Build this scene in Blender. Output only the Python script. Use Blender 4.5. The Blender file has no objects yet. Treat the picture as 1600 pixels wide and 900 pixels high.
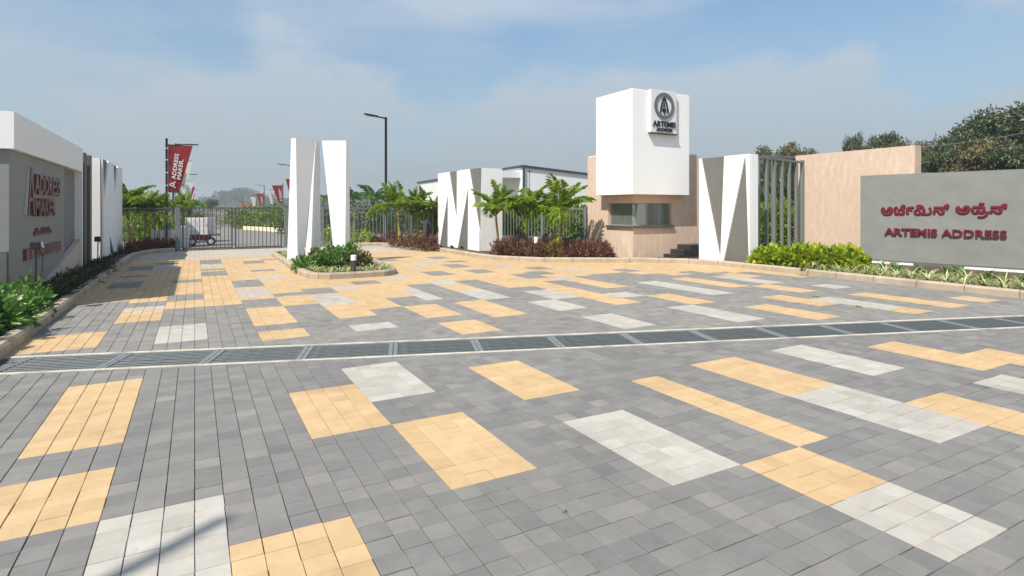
import bpy, math, random
import numpy as np
from mathutils import Vector, Matrix
R = math.radians
C = bpy.context.scene.collection
S = bpy.context.scene
rng = np.random.default_rng(7)
random.seed(7)

# ------------------------------------------------------------------ camera
EYE = 1.68
cam_d = bpy.data.cameras.new("camera")
cam = bpy.data.objects.new("camera", cam_d)
C.objects.link(cam)
cam.location = (0, 0, EYE)
cam.rotation_euler = (R(90), 0, -0.50234)
cam_d.sensor_width = 36
cam_d.lens = 902.15 / 1600 * 36
cam_d.shift_y = -(450 - 327.07) / 1600
cam_d.clip_start = 0.05
cam_d.clip_end = 4000
S.camera = cam

# ------------------------------------------------------------------ sky and sun
SUN_AZ, SUN_EL = R(25.8), R(53)          # shadows run to (cos az, sin az)
world = bpy.data.worlds.new("World")
S.world = world
world.use_nodes = True
wn, wl = world.node_tree.nodes, world.node_tree.links
wn.clear()
wo = wn.new("ShaderNodeOutputWorld")
bg = wn.new("ShaderNodeBackground")
bg.inputs[1].default_value = 0.10
CLOUD_SHIFT = (3.3, 9.2, 2.1)
sky = wn.new("ShaderNodeTexSky")
sky.sky_type = 'NISHITA'
sky.sun_disc = False
sky.sun_elevation = SUN_EL
sky.sun_rotation = math.atan2(-math.cos(SUN_AZ), -math.sin(SUN_AZ))
sky.air_density = 1.0
sky.dust_density = 1.0
sky.ozone_density = 1.2
tc = wn.new("ShaderNodeTexCoord")
sep = wn.new("ShaderNodeSeparateXYZ")
wl.new(tc.outputs['Generated'], sep.inputs[0])
mp = wn.new("ShaderNodeMapping")
mp.inputs['Scale'].default_value = (1.5, 1.5, 5.0)
mp.inputs['Location'].default_value = (0.35, 0.2, 0.1)
wl.new(tc.outputs['Generated'], mp.inputs[0])
nz = wn.new("ShaderNodeTexNoise")
nz.inputs['Scale'].default_value = 1.55
nz.inputs['Detail'].default_value = 7
nz.inputs['Roughness'].default_value = 0.47
nz.inputs['Distortion'].default_value = 0.25
wl.new(mp.outputs[0], nz.inputs['Vector'])
cr = wn.new("ShaderNodeValToRGB")
cr.color_ramp.elements[0].position = 0.44
cr.color_ramp.elements[1].position = 0.66
cr.color_ramp.elements[0].color = (0, 0, 0, 1)
cr.color_ramp.elements[1].color = (0.75, 0.75, 0.75, 1)
wl.new(nz.outputs['Fac'], cr.inputs[0])
hz = wn.new("ShaderNodeMapRange")        # pale haze towards the horizon, all the way round
hz.inputs['From Min'].default_value = 0.0
hz.inputs['From Max'].default_value = 0.34
hz.inputs['To Min'].default_value = 0.92
hz.inputs['To Max'].default_value = 0.0
wl.new(sep.outputs['Z'], hz.inputs['Value'])
m1 = wn.new("ShaderNodeMix"); m1.data_type = 'RGBA'
wl.new(hz.outputs[0], m1.inputs['Factor'])
tint = wn.new("ShaderNodeMix"); tint.data_type = 'RGBA'; tint.blend_type = 'MULTIPLY'
tint.inputs['Factor'].default_value = 1; tint.inputs['B'].default_value = (.93, 1.07, 1.06, 1)
wl.new(sky.outputs[0], tint.inputs['A'])
m1.inputs['B'].default_value = (2.36, 2.80, 3.20, 1)
m2 = wn.new("ShaderNodeMix"); m2.data_type = 'RGBA'
wl.new(cr.outputs[0], m2.inputs['Factor'])
wl.new(tint.outputs['Result'], m2.inputs['A'])
m2.inputs['B'].default_value = (3.9, 4.5, 5.15, 1)
# heaped clouds standing in the haze: a sharper-edged noise, strongest at 5 to 20 degrees up, on all sides
mp2 = wn.new("ShaderNodeMapping"); mp2.inputs['Scale'].default_value = (2.1, 2.1, 4.4); mp2.inputs['Location'].default_value = CLOUD_SHIFT
wl.new(tc.outputs['Generated'], mp2.inputs[0])
nz2 = wn.new("ShaderNodeTexNoise"); nz2.inputs['Scale'].default_value = 1.25; nz2.inputs['Detail'].default_value = 9; nz2.inputs['Roughness'].default_value = .5
nz2.inputs['Lacunarity'].default_value = 2.2
wl.new(mp2.outputs[0], nz2.inputs['Vector'])
el = wn.new("ShaderNodeMapRange"); el.inputs['From Min'].default_value = .02; el.inputs['From Max'].default_value = .36
el.inputs['To Min'].default_value = .11; el.inputs['To Max'].default_value = -.10
wl.new(sep.outputs['Z'], el.inputs['Value'])
ad = wn.new("ShaderNodeMath"); ad.operation = 'ADD'
wl.new(nz2.outputs['Fac'], ad.inputs[0]); wl.new(el.outputs[0], ad.inputs[1])
cr2 = wn.new("ShaderNodeValToRGB")
cr2.color_ramp.elements[0].position = .52; cr2.color_ramp.elements[1].position = .60
cr2.color_ramp.elements[0].color = (0, 0, 0, 1); cr2.color_ramp.elements[1].color = (.72, .72, .72, 1)
wl.new(ad.outputs[0], cr2.inputs[0])
m3 = wn.new("ShaderNodeMix"); m3.data_type = 'RGBA'
wl.new(cr2.outputs[0], m3.inputs['Factor']); wl.new(m2.outputs['Result'], m3.inputs['A'])
m3.inputs['B'].default_value = (4.3, 4.75, 5.2, 1)
wl.new(m3.outputs['Result'], m1.inputs['A'])      # the haze lies in front of the clouds
wl.new(m1.outputs['Result'], bg.inputs[0])
wl.new(bg.outputs[0], wo.inputs[0])

sun_d = bpy.data.lights.new("sun", 'SUN')
sun_d.energy = 4.2
sun_d.angle = R(0.53)
sun_d.color = (1.0, 0.93, 0.835)
sun = bpy.data.objects.new("sun", sun_d)
C.objects.link(sun)
dvec = Vector((math.cos(SUN_AZ) * math.cos(SUN_EL), math.sin(SUN_AZ) * math.cos(SUN_EL), -math.sin(SUN_EL)))
sun.rotation_euler = dvec.to_track_quat('-Z', 'Y').to_euler()
S.view_settings.view_transform = 'Standard'
S.view_settings.look = 'None'
S.view_settings.exposure = 0.6
S.view_settings.gamma = 1.0
S.cycles.max_bounces = 6
S.cycles.transparent_max_bounces = 8

# ------------------------------------------------------------------ photo-plane geometry helper (measuring only)
V0, F, YAW = 327.07, 902.15, -0.50234
cc, ss = math.cos(YAW), math.sin(YAW)
def at(u, v, z=0.0):
    d = (EYE - z) * F / (v - V0); x = d * (u - 800) / F
    return (x * cc - d * ss, x * ss + d * cc)
def at_d(u, d):
    x = d * (u - 800) / F
    return (x * cc - d * ss, x * ss + d * cc)
def on_x(u, X):
    r = (u - 800) / F; t = X / (r * cc - ss)
    return t * (r * ss + cc), t
def on_y(u, Y):
    r = (u - 800) / F; t = Y / (r * ss + cc)
    return t * (r * cc - ss), t
def zz(v, d):
    return EYE + (V0 - v) * d / F
def proj(x, y, z):
    cx = x * cc + y * ss; d = -x * ss + y * cc
    return 800 + F * cx / d, V0 - F * (z - EYE) / d, d

# ------------------------------------------------------------------ materials
MATS = {}
def nodes_of(name):
    m = bpy.data.materials.new(name); m.use_nodes = True
    n, l = m.node_tree.nodes, m.node_tree.links
    b = n['Principled BSDF']
    return m, n, l, b
def mat(name, col, rough=0.7, var=0.10, scale=3.0, bump=0.0, bscale=60.0, metal=0.0, stretch=None, detail=5, spec=0.4, stain=None):
    """plain surface: base colour broken up by two noises, fine relief by bump"""
    m, n, l, b = nodes_of(name)
    b.inputs['Roughness'].default_value = rough
    b.inputs['Metallic'].default_value = metal
    b.inputs['Specular IOR Level'].default_value = spec
    t = n.new("ShaderNodeTexCoord"); mpn = n.new("ShaderNodeMapping")
    l.new(t.outputs['Object'], mpn.inputs[0])
    if stretch: mpn.inputs['Scale'].default_value = stretch
    a = n.new("ShaderNodeTexNoise"); a.inputs['Scale'].default_value = scale; a.inputs['Detail'].default_value = detail
    a.inputs['Roughness'].default_value = 0.62
    l.new(mpn.outputs[0], a.inputs['Vector'])
    mr = n.new("ShaderNodeMapRange")
    mr.inputs['From Min'].default_value = 0.28; mr.inputs['From Max'].default_value = 0.72
    mr.inputs['To Min'].default_value = 1 - var; mr.inputs['To Max'].default_value = 1 + var
    l.new(a.outputs['Fac'], mr.inputs['Value'])
    mx = n.new("ShaderNodeMix"); mx.data_type = 'RGBA'; mx.blend_type = 'MULTIPLY'
    mx.inputs['Factor'].default_value = 1
    mx.inputs['A'].default_value = (*col, 1)
    l.new(mr.outputs[0], mx.inputs['B'])
    out = mx.outputs['Result']
    if stain:
        scol, sscale, lo, hi, amt = stain
        a2 = n.new("ShaderNodeTexNoise"); a2.inputs['Scale'].default_value = sscale; a2.inputs['Detail'].default_value = 6
        l.new(mpn.outputs[0], a2.inputs['Vector'])
        r2 = n.new("ShaderNodeMapRange"); r2.inputs['From Min'].default_value = lo; r2.inputs['From Max'].default_value = hi
        r2.inputs['To Max'].default_value = amt
        l.new(a2.outputs['Fac'], r2.inputs['Value'])
        mx2 = n.new("ShaderNodeMix"); mx2.data_type = 'RGBA'
        l.new(r2.outputs[0], mx2.inputs['Factor']); l.new(out, mx2.inputs['A']); mx2.inputs['B'].default_value = (*scol, 1)
        out = mx2.outputs['Result']
    l.new(out, b.inputs['Base Color'])
    if bump > 0:
        a3 = n.new("ShaderNodeTexNoise"); a3.inputs['Scale'].default_value = bscale; a3.inputs['Detail'].default_value = 4
        l.new(mpn.outputs[0], a3.inputs['Vector'])
        bp = n.new("ShaderNodeBump"); bp.inputs['Strength'].default_value = bump; bp.inputs['Distance'].default_value = 0.01
        l.new(a3.outputs['Fac'], bp.inputs['Height']); l.new(bp.outputs[0], b.inputs['Normal'])
    MATS[name] = m
    return m
def paver_mat(name, c0, c1, c2):
    m, n, l, b = nodes_of(name)
    b.inputs['Roughness'].default_value = 0.82; b.inputs['Specular IOR Level'].default_value = 0.3
    at_ = n.new("ShaderNodeAttribute"); at_.attribute_name = 'tone'
    rp = n.new("ShaderNodeValToRGB"); e = rp.color_ramp.elements
    e[0].color = (*c0, 1); e[1].color = (*c2, 1); x = e.new(0.5); x.color = (*c1, 1)
    l.new(at_.outputs['Fac'], rp.inputs[0])
    g = n.new("ShaderNodeNewGeometry")
    a = n.new("ShaderNodeTexNoise"); a.inputs['Scale'].default_value = 5.5; a.inputs['Detail'].default_value = 8; a.inputs['Roughness'].default_value = 0.7
    l.new(g.outputs['Position'], a.inputs['Vector'])
    mr = n.new("ShaderNodeMapRange"); mr.inputs['From Min'].default_value = 0.25; mr.inputs['From Max'].default_value = 0.75
    mr.inputs['To Min'].default_value = 0.86; mr.inputs['To Max'].default_value = 1.13
    l.new(a.outputs['Fac'], mr.inputs['Value'])
    a4 = n.new("ShaderNodeTexNoise"); a4.inputs['Scale'].default_value = 0.55; a4.inputs['Detail'].default_value = 3
    l.new(g.outputs['Position'], a4.inputs['Vector'])
    mr4 = n.new("ShaderNodeMapRange"); mr4.inputs['From Min'].default_value = 0.3; mr4.inputs['From Max'].default_value = 0.7
    mr4.inputs['To Min'].default_value = 0.93; mr4.inputs['To Max'].default_value = 1.06
    l.new(a4.outputs['Fac'], mr4.inputs['Value'])
    mm = n.new("ShaderNodeMath"); mm.operation = 'MULTIPLY'
    l.new(mr.outputs[0], mm.inputs[0]); l.new(mr4.outputs[0], mm.inputs[1])
    # trodden-in grime: scattered blotches and long scuffs
    for (sc, lo, hi, amt, st) in ((1.3, .60, .74, .84, (1, 1, 1)), (9.0, .66, .76, .80, (1, 1, 1)), (2.2, .62, .72, .90, (.25, 1.6, 1))):
        mpg = n.new("ShaderNodeMapping"); mpg.inputs['Scale'].default_value = st; mpg.inputs['Rotation'].default_value = (0, 0, .5 if st[0] < 1 else 0)
        l.new(g.outputs['Position'], mpg.inputs[0])
        ag = n.new("ShaderNodeTexNoise"); ag.inputs['Scale'].default_value = sc; ag.inputs['Detail'].default_value = 7
        l.new(mpg.outputs[0], ag.inputs['Vector'])
        rg = n.new("ShaderNodeMapRange"); rg.inputs['From Min'].default_value = lo; rg.inputs['From Max'].default_value = hi
        rg.inputs['To Min'].default_value = 1.0; rg.inputs['To Max'].default_value = amt
        l.new(ag.outputs['Fac'], rg.inputs['Value'])
        m5 = n.new("ShaderNodeMath"); m5.operation = 'MULTIPLY'
        l.new(mm.outputs[0], m5.inputs[0]); l.new(rg.outputs[0], m5.inputs[1]); mm = m5
    mx = n.new("ShaderNodeMix"); mx.data_type = 'RGBA'; mx.blend_type = 'MULTIPLY'; mx.inputs['Factor'].default_value = 1
    l.new(rp.outputs[0], mx.inputs['A']); l.new(mm.outputs[0], mx.inputs['B'])
    l.new(mx.outputs['Result'], b.inputs['Base Color'])
    a3 = n.new("ShaderNodeTexNoise"); a3.inputs['Scale'].default_value = 140; a3.inputs['Detail'].default_value = 3
    l.new(g.outputs['Position'], a3.inputs['Vector'])
    bp = n.new("ShaderNodeBump"); bp.inputs['Strength'].default_value = 0.35; bp.inputs['Distance'].default_value = 0.004
    l.new(a3.outputs['Fac'], bp.inputs['Height']); l.new(bp.outputs[0], b.inputs['Normal'])
    MATS[name] = m
    return m
def leaf_mat(name, dark, mid, light, trans=0.3, rough=0.5):
    m, n, l, b = nodes_of(name)
    b.inputs['Roughness'].default_value = rough; b.inputs['Specular IOR Level'].default_value = 0.35
    at_ = n.new("ShaderNodeAttribute"); at_.attribute_name = 'tone'
    rp = n.new("ShaderNodeValToRGB"); e = rp.color_ramp.elements
    e[0].color = (*dark, 1); e[1].color = (*light, 1); x = e.new(0.5); x.color = (*mid, 1)
    l.new(at_.outputs['Fac'], rp.inputs[0]); l.new(rp.outputs[0], b.inputs['Base Color'])
    tr = n.new("ShaderNodeBsdfTranslucent"); l.new(rp.outputs[0], tr.inputs[0])
    mix = n.new("ShaderNodeMixShader"); mix.inputs[0].default_value = trans
    l.new(b.outputs[0], mix.inputs[1]); l.new(tr.outputs[0], mix.inputs[2])
    l.new(mix.outputs[0], n['Material Output'].inputs[0])
    MATS[name] = m
    return m

M = MATS
paver_mat('paver_gray', (.152, .150, .146), (.190, .185, .176), (.245, .232, .208))
paver_mat('paver_yellow', (.45, .31, .165), (.50, .35, .19), (.545, .395, .225))
paver_mat('paver_pale', (.38, .33, .27), (.42, .37, .31), (.455, .41, .355))
paver_mat('paver_white', (.35, .325, .285), (.41, .385, .342), (.46, .435, .39))
mat('joint_sand', (.135, .125, .11), .95, .3, 5)
mat('drain_concrete', (.55, .51, .43), .85, .22, 5, .4, 60, stain=((.20, .19, .17), 3.0, .5, .72, .7))
mat('grate_steel', (.115, .128, .128), .5, .25, 12, metal=.3)
mat('grate_frame', (.235, .25, .255), .5, .2, 14, metal=.3, stain=((.14, .12, .10), 8, .5, .7, .6))
mat('drain_pit', (.035, .036, .036), .95, .2, 5)
mat('kerb_stone', (.41, .335, .25), .85, .16, 3.0, .5, 60, stain=((.20, .16, .12), 2.2, .55, .8, .6))
mat('soil', (.085, .058, .036), .98, .35, 6, .8, 40)
mat('earth', (.17, .14, .09), .98, .3, .6, .3, 20)
mat('white_paint', (.86, .855, .84), .65, .03, 1.6, .18, 45, stretch=(1.6, 1.6, .16), stain=((.62, .59, .54), 1.6, .58, .85, .30))
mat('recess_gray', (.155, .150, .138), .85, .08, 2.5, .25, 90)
mat('skirting_paint', (.55, .46, .39), .8, .08, 2.0, .1, 60)
mat('gray_paint', (.20, .198, .19), .8, .09, 2.5, .25, 90)
mat('dark_gray_paint', (.125, .125, .12), .7, .1, 2.5, .1, 90)
mat('panel_gray', (.25, .252, .24), .75, .07, 1.4, .12, 90, stain=((.26, .26, .25), 1.0, .55, .8, .5))
mat('sign_gray', (.232, .236, .222), .85, .09, 1.6, .25, 70, stretch=(1, 1, 1.6), stain=((.19, .197, .18), 1.1, .50, .75, .7))
mat('beige_stone', (.61, .462, .352), .85, .10, 9.0, .5, 26, stretch=(1, 1, .30), detail=7, stain=((.72, .61, .49), 7.0, .52, .72, .6))
mat('dark_stone', (.035, .034, .036), .4, .2, 6)
mat('sill_stone', (.10, .075, .06), .5, .2, 5)
mat('black_metal', (.025, .026, .030), .45, .1, 6, metal=.2)
mat('fence_gray', (.17, .195, .182), .5, .1, 6, metal=.1)
mat('fence_dark', (.07, .075, .078), .55, .1, 6)
mat('alu', (.62, .66, .66), .4, .05, 5, metal=.3)
mat('window_frame', (.34, .42, .38), .4, .05, 5, metal=.2)
mat('cladding_white', (.72, .74, .73), .6, .04, .4)
mat('roof_trim', (.03, .035, .045), .5, .1, 3)
mat('red_letter', (.135, .006, .016), .6, .1, 6)
mat('rust_letter', (.14, .055, .05), .35, .15, 6)
mat('steel_edge', (.70, .70, .70), .3, .05, 5, metal=.6)
mat('logo_gray', (.13, .14, .145), .5, .05, 5)
mat('black_letter', (.018, .012, .015), .45, .05, 5)
mat('sign_panel', (.70, .70, .70), .55, .03, 3)
mat('banner_red', (.23, .012, .016), .75, .12, 1.5)
mat('banner_white', (.60, .62, .60), .75, .10, 2.0)
mat('print_white', (.72, .70, .68), .7, .05, 4)
mat('print_gray', (.20, .22, .22), .7, .05, 4)
mat('block_white', (.80, .75, .72), .85, .14, 5, .3, 50)
mat('cart_red', (.32, .03, .025), .55, .2, 5)
mat('tyre', (.03, .03, .03), .8, .1, 6)
mat('bollard_cap', (.78, .78, .76), .5, .03, 5)
mat('bollard_body', (.05, .052, .056), .5, .1, 5)
mat('lens_yellow', (.75, .70, .12), .3, .05, 5)
mat('bark', (.16, .115, .075), .9, .3, 8, .6, 30)
mat('palm_trunk', (.36, .30, .08), .7, .3, 9, .4, 30, stretch=(1, 1, 4))
mat('asphalt', (.20, .19, .175), .9, .12, 2, .3, 60)
mat('hill_green', (.050, .075, .045), .95, .35, .05)
mat('road_kerb', (.72, .66, .40), .8, .1, 4)
mat('inner_wall', (.72, .76, .72), .8, .05, 2)
mat('wood_desk', (.10, .06, .04), .5, .2, 4)
mat('screen', (.02, .022, .025), .2, .05, 5)
mat('hut_wall', (.48, .42, .37), .85, .1, 1)
mat('litter', (.16, .09, .03), .8, .2, 20)
mat('flower_white', (.75, .74, .66), .6, .1, 8)
leaf_mat('leaf_bush', (.026, .075, .014), (.085, .21, .034), (.25, .43, .085), .3, .34)
leaf_mat('leaf_dark', (.014, .030, .010), (.030, .060, .018), (.07, .11, .03), .2)
leaf_mat('leaf_gold', (.08, .18, .014), (.30, .42, .026), (.66, .62, .06), .3, .4)
leaf_mat('leaf_red', (.06, .024, .017), (.17, .080, .052), (.32, .18, .105), .28)
leaf_mat('leaf_palm', (.075, .15, .012), (.20, .32, .025), (.40, .50, .06), .42, .4)
leaf_mat('leaf_far', (.028, .050, .02), (.058, .092, .034), (.12, .16, .065), .25)
leaf_mat('leaf_tree', (.022, .040, .015), (.062, .092, .034), (.24, .27, .14), .22, .35)
leaf_mat('leaf_olive', (.06, .06, .022), (.14, .13, .048), (.26, .21, .10), .22)
leaf_mat('leaf_bright', (.05, .105, .014), (.15, .235, .026), (.33, .40, .06), .35)
leaf_mat('leaf_spider', (.12, .17, .05), (.34, .38, .14), (.68, .66, .40), .25)
gm, gn, gl, gb = nodes_of('glass')
gb.inputs['Base Color'].default_value = (.86, .94, .90, 1); gb.inputs['Roughness'].default_value = .02
gb.inputs['IOR'].default_value = 1.45
gt = gn.new("ShaderNodeBsdfTransparent"); gt.inputs[0].default_value = (.84, .97, .90, 1)
gg = gn.new("ShaderNodeBsdfGlossy"); gg.inputs['Roughness'].default_value = .02
fr = gn.new("ShaderNodeFresnel"); fr.inputs[0].default_value = 2.5
gx = gn.new("ShaderNodeMixShader")
gl.new(fr.outputs[0], gx.inputs[0]); gl.new(gt.outputs[0], gx.inputs[1]); gl.new(gg.outputs[0], gx.inputs[2])
gdf = gn.new("ShaderNodeBsdfDiffuse"); gdf.inputs[0].default_value = (.46, .54, .48, 1)      # pale green-grey mixed in as painted light to brighten the dark panes
gx2 = gn.new("ShaderNodeMixShader"); gx2.inputs[0].default_value = .22
gl.new(gx.outputs[0], gx2.inputs[1]); gl.new(gdf.outputs[0], gx2.inputs[2])
gl.new(gx2.outputs[0], gn['Material Output'].inputs[0])
MATS['glass'] = gm

# ------------------------------------------------------------------ mesh building
class MB:
    """collects faces; build() links them as ONE mesh object"""
    def __init__(s): s.v = []; s.f = []; s.m = []; s.t = []
    def add(s, vs, fs, mi=0, tone=0.5):
        o = len(s.v); s.v += [tuple(p) for p in vs]
        for f in fs:
            s.f.append(tuple(o + i for i in f)); s.m.append(mi); s.t.append(tone)
        return s
    def box(s, x0, x1, y0, y1, z0, z1, mi=0):
        return s.add([(x0, y0, z0), (x1, y0, z0), (x1, y1, z0), (x0, y1, z0), (x0, y0, z1), (x1, y0, z1), (x1, y1, z1), (x0, y1, z1)],
                     [(3, 2, 1, 0), (4, 5, 6, 7), (0, 1, 5, 4), (1, 2, 6, 5), (2, 3, 7, 6), (3, 0, 4, 7)], mi)
    def bbox(s, x0, x1, y0, y1, z0, z1, b=.01, mi=0):
        """box with chamfered top and vertical edges"""
        a = [(x0 + b, y0), (x1 - b, y0), (x1, y0 + b), (x1, y1 - b), (x1 - b, y1), (x0 + b, y1), (x0, y1 - b), (x0, y0 + b)]
        cx, cy = (x0 + x1) / 2, (y0 + y1) / 2
        kx, ky = (abs(x1 - x0) / 2 - b) / (abs(x1 - x0) / 2), (abs(y1 - y0) / 2 - b) / (abs(y1 - y0) / 2)
        top = [(cx + (x - cx) * kx, cy + (y - cy) * ky, z1) for x, y in a]
        vs = [(x, y, z0) for x, y in a] + [(x, y, z1 - b) for x, y in a] + top
        fs = [tuple(range(7, -1, -1)), tuple(range(16, 24))]
        for i in range(8):
            j = (i + 1) % 8
            fs += [(i, j, 8 + j, 8 + i), (8 + i, 8 + j, 16 + j, 16 + i)]
        return s.add(vs, fs, mi)
    def prism(s, poly, z0, z1, mi=0):
        n = len(poly)
        ar = sum(poly[i][0] * poly[(i + 1) % n][1] - poly[(i + 1) % n][0] * poly[i][1] for i in range(n))
        if ar < 0: poly = poly[::-1]
        vs = [(x, y, z0) for x, y in poly] + [(x, y, z1) for x, y in poly]
        fs = [tuple(range(n - 1, -1, -1)), tuple(range(n, 2 * n))] + [(i, (i + 1) % n, n + (i + 1) % n, n + i) for i in range(n)]
        return s.add(vs, fs, mi)
    def frame(s, poly, o, ex, ey, ez, h, mi=0):
        """extrude a polygon given in (a,b) along ex,ey from o by h along ez"""
        o, ex, ey, ez = map(Vector, (o, ex, ey, ez)); n = len(poly)
        ar = sum(poly[i][0] * poly[(i + 1) % n][1] - poly[(i + 1) % n][0] * poly[i][1] for i in range(n))
        if (ar < 0) != (ex.cross(ey).dot(ez) < 0): poly = poly[::-1]
        vs = [o + ex * a + ey * b for a, b in poly] + [o + ex * a + ey * b + ez * h for a, b in poly]
        if h < 0: pass
        fs = [tuple(range(n - 1, -1, -1)), tuple(range(n, 2 * n))] + [(i, (i + 1) % n, n + (i + 1) % n, n + i) for i in range(n)]
        return s.add(vs, fs, mi)
    def tube(s, pts, rad, seg=8, mi=0, tone=.5):
        pts = [Vector(p) for p in pts]
        if not hasattr(rad, '__len__'): rad = [rad] * len(pts)
        vs = []; up = Vector((0, 0, 1))
        for i, p in enumerate(pts):
            d = (pts[min(i + 1, len(pts) - 1)] - pts[max(i - 1, 0)]).normalized()
            a = d.cross(up)
            if a.length < .05: a = d.cross(Vector((1, 0, 0)))
            a.normalize(); b = a.cross(d)
            for k in range(seg):
                t = 2 * math.pi * k / seg
                vs.append(p + (a * math.cos(t) + b * math.sin(t)) * rad[i])
        fs = []
        for i in range(len(pts) - 1):
            for k in range(seg):
                k2 = (k + 1) % seg
                fs.append((i * seg + k, i * seg + k2, (i + 1) * seg + k2, (i + 1) * seg + k))
        fs += [tuple(range(seg)), tuple(reversed(range((len(pts) - 1) * seg, len(pts) * seg)))]
        return s.add(vs, fs, mi, tone)
    def hull4(s, bot, top, mi=0):
        n = len(bot); vs = list(bot) + list(top)
        fs = [tuple(range(n - 1, -1, -1)), tuple(range(n, 2 * n))]
        for i in range(n):
            j = (i + 1) % n; fs += [(i, j, n + j), (i, n + j, n + i)]
        return s.add(vs, fs, mi)
    def mesh(s, name, mats, smooth=False, tone=False):
        me = bpy.data.meshes.new(name)
        me.from_pydata(s.v, [], s.f)
        for m_ in mats: me.materials.append(MATS[m_])
        if len(mats) > 1: me.polygons.foreach_set('material_index', s.m)
        if tone:
            a = me.attributes.new('tone', 'FLOAT', 'FACE'); a.data.foreach_set('value', s.t)
        if smooth: me.polygons.foreach_set('use_smooth', [True] * len(s.f))
        me.validate(); me.update()
        return me
    def build(s, name, mats, parent=None, loc=(0, 0, 0), smooth=False, tone=False):
        if isinstance(mats, str): mats = [mats]
        return link(name, s.mesh(name, mats, smooth, tone), parent, loc)
def link(name, me, parent=None, loc=(0, 0, 0), rotz=0.0):
    o = bpy.data.objects.new(name, me); C.objects.link(o)
    o.location = loc; o.rotation_euler = (0, 0, rotz)
    if parent: o.parent = parent
    return o
def tag(o, label=None, cat=None, group=None, kind=None):
    if label: o['label'] = label
    if cat: o['category'] = cat
    if group: o['group'] = group
    if kind: o['kind'] = kind
    return o
def thing(name, label, cat, loc=(0, 0, 0), rotz=0.0, group=None):
    o = bpy.data.objects.new(name, None); C.objects.link(o)
    o.empty_display_size = .2
    o.location = loc; o.rotation_euler = (0, 0, rotz)
    return tag(o, label, cat, group)
def copy_tree(o, parent=None, label=None, loc=None, rotz=None):
    c = o.copy(); C.objects.link(c)
    if parent: c.parent = parent
    if label: c['label'] = label
    if loc is not None: c.location = loc
    if rotz is not None: c.rotation_euler = (0, 0, rotz)
    for ch in list(o.children): copy_tree(ch, c)
    return c
def text_obj(name, body, m_, parent, o, ex, ey, height, width=None, depth=.02, bold=.0, base_mat=None, sx=1.0):
    """raised lettering; o = left end of the baseline, ex/ey the writing directions; letter height, total width"""
    cu = bpy.data.curves.new(name, 'FONT'); cu.body = body; cu.size = 1; cu.extrude = .5; cu.offset = bold
    cu.resolution_u = 3
    ob = bpy.data.objects.new(name, cu); C.objects.link(ob)
    dg = bpy.context.evaluated_depsgraph_get(); dg.update()
    me = bpy.data.meshes.new_from_object(ob.evaluated_get(dg))
    bpy.data.objects.remove(ob)
    n = len(me.vertices); co = np.empty(n * 3, 'f'); me.vertices.foreach_get('co', co); co = co.reshape(-1, 3)
    x0, x1 = co[:, 0].min(), co[:, 0].max(); h = co[:, 1].max()
    co[:, 0] = (co[:, 0] - x0) * ((width / (x1 - x0)) if width else height / h)
    co[:, 1] *= height / h
    co[:, 2] = (co[:, 2] + .5) * depth
    ex, ey = np.array(ex, float), np.array(ey, float); ez = np.cross(ex, ey)
    P = np.array(o, float) + co[:, :1] * ex + co[:, 1:2] * ey + co[:, 2:3] * ez
    me.vertices.foreach_set('co', P.astype('f').ravel()); me.update()
    me.materials.clear(); me.materials.append(MATS[m_])
    return link(name, me, parent)

# ------------------------------------------------------------------ foliage
def leaf_mesh(name, P, D, L, W, tone, mname, fold=.18, seed=0, face=None):
    """one folded leaf (two triangles) per row: base P, direction D, length L, width W"""
    g = np.random.default_rng(seed); n = len(P)
    D = D / np.linalg.norm(D, axis=1, keepdims=True)
    rnd = g.normal(size=(n, 3))
    if face is not None: rnd = face + rnd * .45
    Sd = np.cross(D, rnd); Sd /= np.linalg.norm(Sd, axis=1, keepdims=True) + 1e-9
    Nn = np.cross(Sd, D); flip = np.where(Nn[:, 2] < 0, -1, 1)[:, None]; Nn = Nn * flip
    L = np.broadcast_to(np.asarray(L, float).reshape(-1, 1), (n, 1)); W = np.broadcast_to(np.asarray(W, float).reshape(-1, 1), (n, 1))
    tip = P + D * L - np.array([0, 0, 1]) * L * .15
    mid = P + D * L * .45
    a = mid + Sd * W * .5 + Nn * W * fold; b = mid - Sd * W * .5 + Nn * W * fold
    V = np.stack([P, a, tip, b], 1).reshape(-1, 3)
    i = np.arange(n) * 4
    Fc = np.stack([np.stack([i, i + 1, i + 2], 1), np.stack([i, i + 2, i + 3], 1)], 1).reshape(-1, 3)
    me = bpy.data.meshes.new(name)
    me.vertices.add(len(V)); me.vertices.foreach_set('co', V.astype('f').ravel())
    me.loops.add(Fc.size); me.loops.foreach_set('vertex_index', Fc.ravel().astype('i'))
    me.polygons.add(len(Fc)); me.polygons.foreach_set('loop_start', (np.arange(len(Fc)) * 3).astype('i'))
    me.polygons.foreach_set('loop_total', np.full(len(Fc), 3, 'i'))
    me.update(calc_edges=True)
    at_ = me.attributes.new('tone', 'FLOAT', 'FACE')
    at_.data.foreach_set('value', np.repeat(np.clip(tone, 0, 1), 2).astype('f'))
    me.materials.append(MATS[mname])
    return me
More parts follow.
